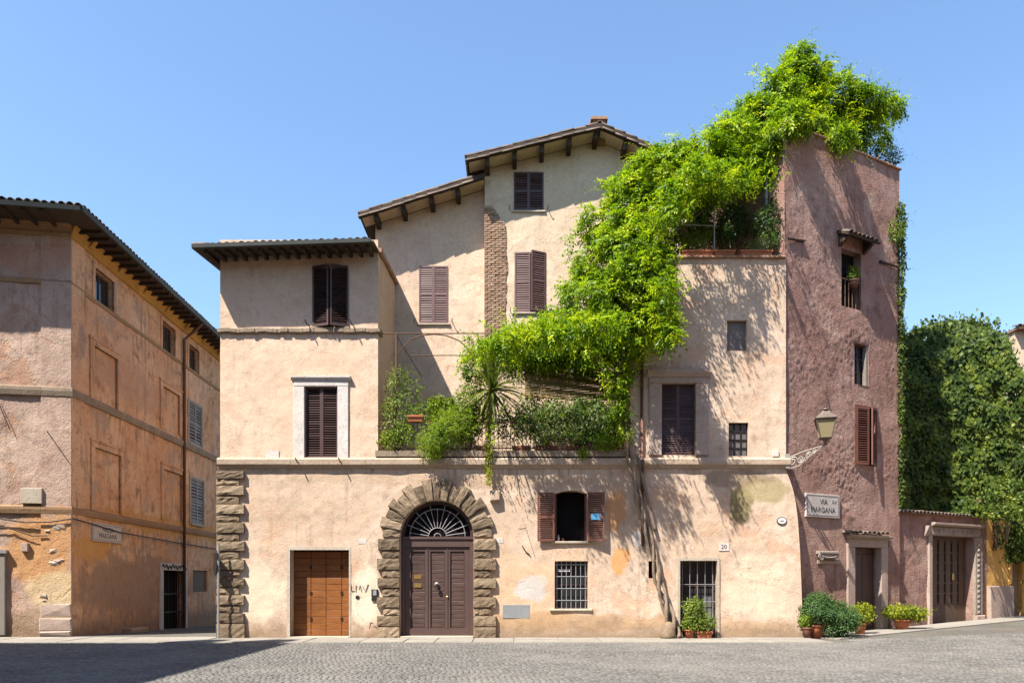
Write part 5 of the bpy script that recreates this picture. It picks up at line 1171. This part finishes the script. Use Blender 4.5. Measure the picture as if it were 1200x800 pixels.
def trough(a, b, y0, y1, z0, h, label, group=None, mat=None):
    o = thing('planter_trough', label, 'planter', ((a+b)/2, (y0+y1)/2, z0), group); t = .025; ch = .03
    mb_ = MB(); mb_.add([(a+ch,y0+ch,z0),(b-ch,y0+ch,z0),(b-ch,y1-ch,z0),(a+ch,y1-ch,z0),(a,y0,z0+h),(b,y0,z0+h),(b,y1,z0+h),(a,y1,z0+h),(a+t,y0+t,z0+h),(b-t,y0+t,z0+h),(b-t,y1-t,z0+h),(a+t,y1-t,z0+h)],
        [(0,3,2,1)]+[(i,(i+1)%4,4+(i+1)%4,4+i) for i in range(4)]+[(4+i,4+(i+1)%4,8+(i+1)%4,8+i) for i in range(4)]); obj('trough_body', mb_, mat or m_terra, o)
    mb_ = MB(); mb_.box(a-.012, b+.012, y0-.012, y0+.001, z0+h-.05, z0+h+.004); obj('rim', mb_, mat or m_terra, o)
    obj('soil', MB().box(a+t, b-t, y0+t, y1-t, z0+h-.06, z0+h-.03), m_soil, o); return o
TZ = ZB + .06; LZ = bz + .50
E = lambda px, py, rx, ry, Y, d: pb(px, py, rx, ry, Y, d)
shrub('climbing_rose', 'thin climber on the pergola post beside the yellow side wall', [E(462,455,12,22,.15,.25), E(470,440,14,14,.1,.2), E(456,490,12,26,.1,.25), E(485,455,14,12,.2,.2), E(470,480,18,22,.0,.3)], l_mid, 1500, .085, .04, 'climber', (X(464,.1),.1,TZ), sh=24)
shrub('terrace_bush', 'small leafy bush at the far left end of the railing', [E(458,515,14,14,-.02,.22), E(475,508,16,16,-.02,.25)], l_fern, 1500, .07, .035, stem=(X(466),.12,TZ))
shrub('terrace_bush', 'broad green bush behind the hanging brown trough', [E(497,482,20,13,.3,.3), E(520,478,22,16,.4,.3)], l_fern, 1700, .075, .04, stem=(X(505,.35),.35,TZ))
shrub('asparagus_fern', 'feathery lime green fern spilling over the terrace ledge', [E(512,512,20,15,-.28,.24), E(505,524,14,12,-.34,.2), E(528,500,22,18,-.12,.28), E(545,492,18,18,.0,.25)], l_fern, 2600, .06, .022, 'fern', (X(518,.1),.1,TZ), pinn=5, sh=30)
shrub('terrace_bush', 'grey green bush left of the sword leaved palm', [E(550,470,18,20,.2,.3), E(545,505,16,18,.0,.25), E(560,490,14,26,.1,.25)], l_mid, 2800, .09, .04, stem=(X(550,.15),.15,TZ), sh=16)
shrub('terrace_bush', 'pale variegated bush at the middle of the railing', [E(620,495,20,18,.05,.28), E(648,488,22,18,.05,.28), E(640,508,20,12,-.05,.2)], l_pale, 3200, .085, .045, stem=(X(635,.1),.1,TZ), sh=18)
shrub('terrace_bush', 'large pale green variegated bush right of the middle', [E(676,485,26,18,-.02,.3), E(700,492,24,22,-.05,.3), E(680,505,24,14,-.1,.22)], l_pale, 4600, .085, .045, stem=(X(685,.1),.1,TZ), sh=24)
shrub('terrace_bush', 'green bush at the right end of the railing by the vine trunk', [E(718,500,14,24,-.1,.24), E(708,516,16,12,-.16,.2)], l_fern, 2600, .085, .04, stem=(X(715,.1),.1,TZ), sh=14)
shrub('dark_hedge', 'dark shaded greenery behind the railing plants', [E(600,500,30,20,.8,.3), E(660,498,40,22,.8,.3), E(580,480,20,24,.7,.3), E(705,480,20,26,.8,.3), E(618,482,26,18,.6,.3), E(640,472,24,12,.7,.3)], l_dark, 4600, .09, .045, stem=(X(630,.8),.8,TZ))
# sword-leaved palm
PM = thing('sword_leaved_palm', 'palm like plant with a rosette of long sword leaves on the terrace', 'palm', (X(574,.05), .05, TZ))
hc = Vector((X(576,-.25), -.25, Z(458,-.25)))
a, b = path([Vector((X(572,.1),.1,TZ)), Vector((X(573,.05),.05,TZ+.6)), hc], [.07,.055,.06]); obj('trunk', MB().tube(a, b, 8), m_bark, PM, True)
V = []; Fq = []
me_parts = []
for i in range(80):
    az_ = i*2.399; elv = math.radians(random.choice((80,68,55,42,32,20,8,-8,-25)) + random.uniform(-8,8)); L = random.uniform(.95,1.45); wd = random.uniform(.04,.065)
    h = Vector((math.cos(az_), math.sin(az_)*.8, 0)); s = Vector((-h.y, h.x, 0)).normalized(); base = len(V); n = 7
    for k in range(n):
        t = k/(n-1); p = hc + h*(L*t*math.cos(elv)) + Vector((0,0,L*t*math.sin(elv) - .45*L*t*t*math.cos(elv))); w_ = wd*(.55+1.2*t-1.7*t*t) if t < 1 else .002
        V += [p-s*w_+Vector((0,0,w_*.4)), p+Vector((0,0,0)), p+s*w_+Vector((0,0,w_*.4))]
    for k in range(n-1):
        q = base+k*3; Fq += [(q,q+1,q+4,q+3),(q+1,q+2,q+5,q+4)]
obj('leaf_rosette', MB().add(V, Fq), l_palm, PM, True)
# ivy strand trailing from the palm over the ledge
shrub('trailing_ivy', 'thin strand of yellow green ivy hanging over the facade band', [E(574,490,6,22,-.16,.10), E(573,520,6,18,-.20,.10), E(572,545,5,16,-.24,.08), E(573,562,4,8,-.22,.07)], l_yel, 1000, .06, .045, 'ivy', (X(574,-.12),-.12,LZ))
shrub('trailing_ivy', 'small leafy tuft hanging over the ledge right of middle', [E(684,530,6,9,-.22,.10)], l_fern, 160, .06, .045, 'ivy', (X(684,-.12),-.12,LZ))
trough(X(478,-.2), X(496,-.2), -.30, -.08, Z(494,-.2), .17, 'small brown hanging trough at the left of the terrace railing', mat=m_terra)
for i, (p, q) in enumerate(((556,572),(600,622),(628,655),(664,690))): trough(X(p), X(q), .06, .26, LZ-.05, .22, ['brown trough under the sword leaved palm','brown trough on the terrace left of the pale bush','brown trough under the first pale bush','brown trough under the largest pale bush'][i], 'terrace troughs')
shrub('railing_flowers', 'dry reddish low plants along the foot of the railing', [E(460,522,14,6,-.06,.12), E(545,522,22,6,-.04,.12), E(590,520,20,6,-.04,.12)], l_dry, 700, .05, .022, 'plant', (X(545),.0,LZ))
# roof terrace
pz = RZT + .06
for i, (p, q) in enumerate(((800,836),(838,862),(868,906))): trough(X(p), X(q), .02, .24, pz, .20, ['terracotta trough at the left of the roof terrace parapet','middle terracotta trough on the roof terrace parapet','terracotta trough with grey plant nearest the tower'][i], 'roof terrace troughs')
shrub('grey_herb', 'silvery herb in the roof terrace trough nearest the tower', [E(900,282,18,9,.12,.2), E(885,288,14,6,.10,.15)], l_pale, 900, .07, .02, 'plant', (X(895),.12,pz+.15))
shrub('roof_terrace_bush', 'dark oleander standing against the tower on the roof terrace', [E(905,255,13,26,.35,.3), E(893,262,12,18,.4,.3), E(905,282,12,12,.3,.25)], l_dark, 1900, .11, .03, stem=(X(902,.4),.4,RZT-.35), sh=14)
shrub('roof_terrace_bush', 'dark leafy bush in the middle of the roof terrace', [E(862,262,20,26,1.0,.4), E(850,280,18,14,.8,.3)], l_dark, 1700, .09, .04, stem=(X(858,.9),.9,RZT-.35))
shrub('roof_terrace_bush', 'sunlit small bush at the left end of the roof terrace', [E(812,282,16,12,.4,.25), E(826,270,10,12,.6,.2)], l_mid, 1000, .08, .035, stem=(X(815,.45),.45,RZT-.35), sh=10)
TP = thing('roof_pergola', 'grey metal post and crossbar carrying the vine on the roof terrace', 'pergola', (X(898,.5), .5, RZT-.35))
obj('post', MB().tube([(X(898,.5),.5,RZT-.35),(X(898,.5),.5,Z(207,.5))], .04, 8), m_greyp, TP); obj('post', MB().tube([(X(837,.4),.4,RZT-.35),(X(837,.4),.4,Z(240,.4))], .022, 8), m_greyp, TP)
obj('beam', MB().tube([(X(770,.6),.6,Z(262,.6)),(X(840,.4),.4,Z(265,.4))], .025, 6), m_greyp, TP); obj('cap', MB().lathe((X(898,.5),.5,Z(207,.5)), [(.05,0),(.06,.05),(.0,.08)], 8), m_greyp, TP)
# tower greenery
wp = TF.pt((t_hood[0]+t_hood[1])/2+.05, -.04, t_hood[2]+.62); round_pot(tuple(wp), .15, .22, 'red plant pot hanging in the hooded tower window', m_shutr)
shrub('potted_plant', 'green plant in the hooded tower window', [(wp.x,wp.y,wp.z+.42,.16,.14,.22)], l_mid, 350, .09, .04, 'plant', (wp.x,wp.y,wp.z+.2))
q = [TF.pt(TU+.02, -.02, TF.z(p, TU)) for p in (262,300,345,390,430,480,530,570)]
shrub('tower_creeper', 'narrow creeper running down the right edge of the mauve tower', [(p.x, p.y, p.z, .19-.018*i, .14, .75) for i, p in enumerate(q)], l_ivy, 4200, .09, .06, 'creeper', (q[-1].x, q[-1].y, q[-1].z-.4), sh=24)
q = TF.pt(TU-.35, -.08, TF.z(275, TU)); shrub('tower_tuft', 'small leafy tuft growing out of the tower wall near its right edge', [(q.x,q.y,q.z,.30,.14,.35)], l_mid, 260, .13, .035, 'plant', (q.x+.1,q.y+.1,q.z-.25), sh=12)
shrub('tower_top_bush', 'dark bush in pots along the right end of the tower top', [pb(1035,178,18,9,3.0,.35), pb(1046,186,10,8,3.2,.3), pb(990,168,40,10,2.2,.35)], l_dark, 1900, .11, .03, 'shrub', tuple(TF.pt(4.4,.3,TT)), sh=20)
# ivy covered building
IV = thing('ivy_covered_house', 'house wholly covered in dark green ivy right of the tower', 'building', (17.5, 8, 0))
Yi = 5.6
prof_ = [(1040,402),(1062,391),(1080,381),(1100,372),(1125,366),(1147,364),(1168,368),(1186,380),(1197,398),(1204,430),(1210,470),(1214,520),(1218,600),(1220,700)]
obj('wall', MB().poly([(X(1040,Yi),0)]+[(X(p,Yi)+(-.35 if p>1150 else 0), Z(q,Yi)-.55) for p,q in prof_]+[(X(1208,Yi),0)], Yi+.75, Yi+6), m_mortar, IV)
xs = [X(p,Yi) for p,_ in prof_]; zs_ = [Z(q,Yi) for _,q in prof_]
n = 30000; px_ = RNG.uniform(1040,1220,n); xw = X(1,Yi)-X(0,Yi); xx = (px_-600)*(CD+Yi)/FPX; tz = np.interp(px_, [p for p,_ in prof_], zs_); zz = RNG.uniform(2.4, 12.2, n); k = zz < tz+.05; xx, zz, tz = xx[k], zz[k], tz[k]
bul = np.array([.38*noise.noise(Vector((x*.7,z*.7,3)))+.22*noise.noise(Vector((x*2,z*2,9))) for x,z in zip(xx,zz)]); edge_ = np.clip((tz-zz)/1.6,0,1); dep = Yi + .3 - bul*.9 - .35*np.sqrt(edge_) + (1-edge_)**2*.7
P = np.stack([xx, dep + RNG.normal(size=len(xx))*.06, zz], 1); O = np.stack([RNG.normal(size=len(xx))*.25, -np.ones(len(xx))*(.35+edge_), .35+(1-edge_)*1.2], 1)
# the right flank and the top
m2 = 7000; tt = RNG.uniform(0,1,m2); cs = np.concatenate([[0], np.cumsum(np.hypot(np.diff(xs), np.diff(zs_)))]); s_ = tt*cs[-1]; x2 = np.interp(s_, cs, xs); z2 = np.interp(s_, cs, zs_); y2 = Yi+.3+RNG.uniform(0,5.5,m2); nz2 = np.interp(s_, cs, np.clip(1.2-np.linspace(0,1.5,len(xs)),0,1))
P2 = np.stack([x2+RNG.normal(size=m2)*.1, y2, z2+RNG.normal(size=m2)*.12], 1); O2 = np.stack([1-nz2, -.3*np.ones(m2), nz2+.2], 1)
def ivyq(P, O):
    n = len(P); D = unit(np.stack([RNG.normal(size=n)*.5, -.25*np.ones(n), -np.ones(n)], 1)); N = unit(O + RNG.normal(size=(n,3))*.45); return leafquads(P, D, N, RNG.uniform(.07,.20,n), RNG.uniform(.07,.18,n))
foliage('ivy', [ivyq(P, O), ivyq(P2, O2), shoots(P2, O2, 14, .3, .09, .06)], l_ivy, IV)
shrub('overhanging_ivy', 'bright ivy tuft hanging over the ochre wall beside the gateway', [pb(1172,600,22,10,3.6,.5), pb(1192,592,16,14,4.0,.5), pb(1165,590,20,14,4.2,.5), pb(1180,575,26,16,4.6,.5)], l_ivy, 2200, .12, .09, 'ivy', (X(1180,4.8),4.8,3.0), sh=20)
# pots on the pavement
def P3(px, d): y = d; return (X(px, y), y, gz(X(px,y), y)+.035)
a = P3(957, -.05); round_pot(a, .19, .36, 'tall terracotta pot under the blue green juniper by the tower')
shrub('juniper_bush', 'spreading blue green juniper in a pot at the foot of the tower', [(a[0]+.25,a[1],a[2]+.80,.62,.45,.22),(a[0]+.05,a[1],a[2]+1.0,.35,.3,.22),(a[0]+.75,a[1]-.1,a[2]+.58,.42,.35,.22),(a[0]+.55,a[1]-.15,a[2]+.38,.35,.3,.2)], l_blue, 4200, .075, .022, 'shrub', (a[0],a[1],a[2]+.3), pinn=5, sh=50)
shrub('low_plant', 'small green plant squeezed between palazzo corner and juniper', [(a[0]-.33,a[1]-.05,a[2]+.5,.22,.2,.25)], l_fern, 500, .07, .035, 'plant', (a[0]-.2,a[1],a[2]+.2))
b_ = P3(946, -.18); round_pot(b_, .13, .30, 'dark plant pot hard against the palazzo corner', m_shutr)
a = P3(985, .25); round_pot(a, .17, .30, 'terracotta pot half hidden under the juniper')
a = P3(1008, .55); round_pot(a, .17, .32, 'terracotta pot left of the tower door'); shrub('potted_bush', 'yellow green bush in the pot left of the tower door', [(a[0]+.05,a[1],a[2]+.62,.34,.3,.28),(a[0]-.2,a[1],a[2]+.5,.25,.25,.2)], l_yel, 1300, .085, .04, 'shrub', (a[0],a[1],a[2]+.28), sh=12)
a = P3(1057, 1.75); round_pot(a, .24, .30, 'wide terracotta pot right of the tower door'); shrub('potted_bush', 'yellow green bush in the wide pot right of the tower door', [(a[0]-.1,a[1],a[2]+.52,.5,.36,.22),(a[0]+.35,a[1]-.05,a[2]+.48,.42,.3,.22)], l_yel, 2200, .095, .045, 'shrub', (a[0],a[1],a[2]+.28), sh=16)
a = P3(808, -.22); round_pot(a, .15, .24, 'terracotta pot left of the trough by the barred glass door'); trough(X(816,-.25), X(834,-.25), -.36, -.12, .035, .2, 'red brown trough on the ground before the barred glass door', mat=m_terra)
shrub('potted_bush', 'leafy green bush in front of the barred glass door', [(X(815,-.25),-.25,.85,.32,.24,.34),(X(822,-.25),-.25,.50,.42,.25,.25),(X(808,-.25),-.25,.45,.2,.2,.25)], l_mid, 2300, .075, .04, 'shrub', (a[0]+.05,a[1],.22), sh=16)
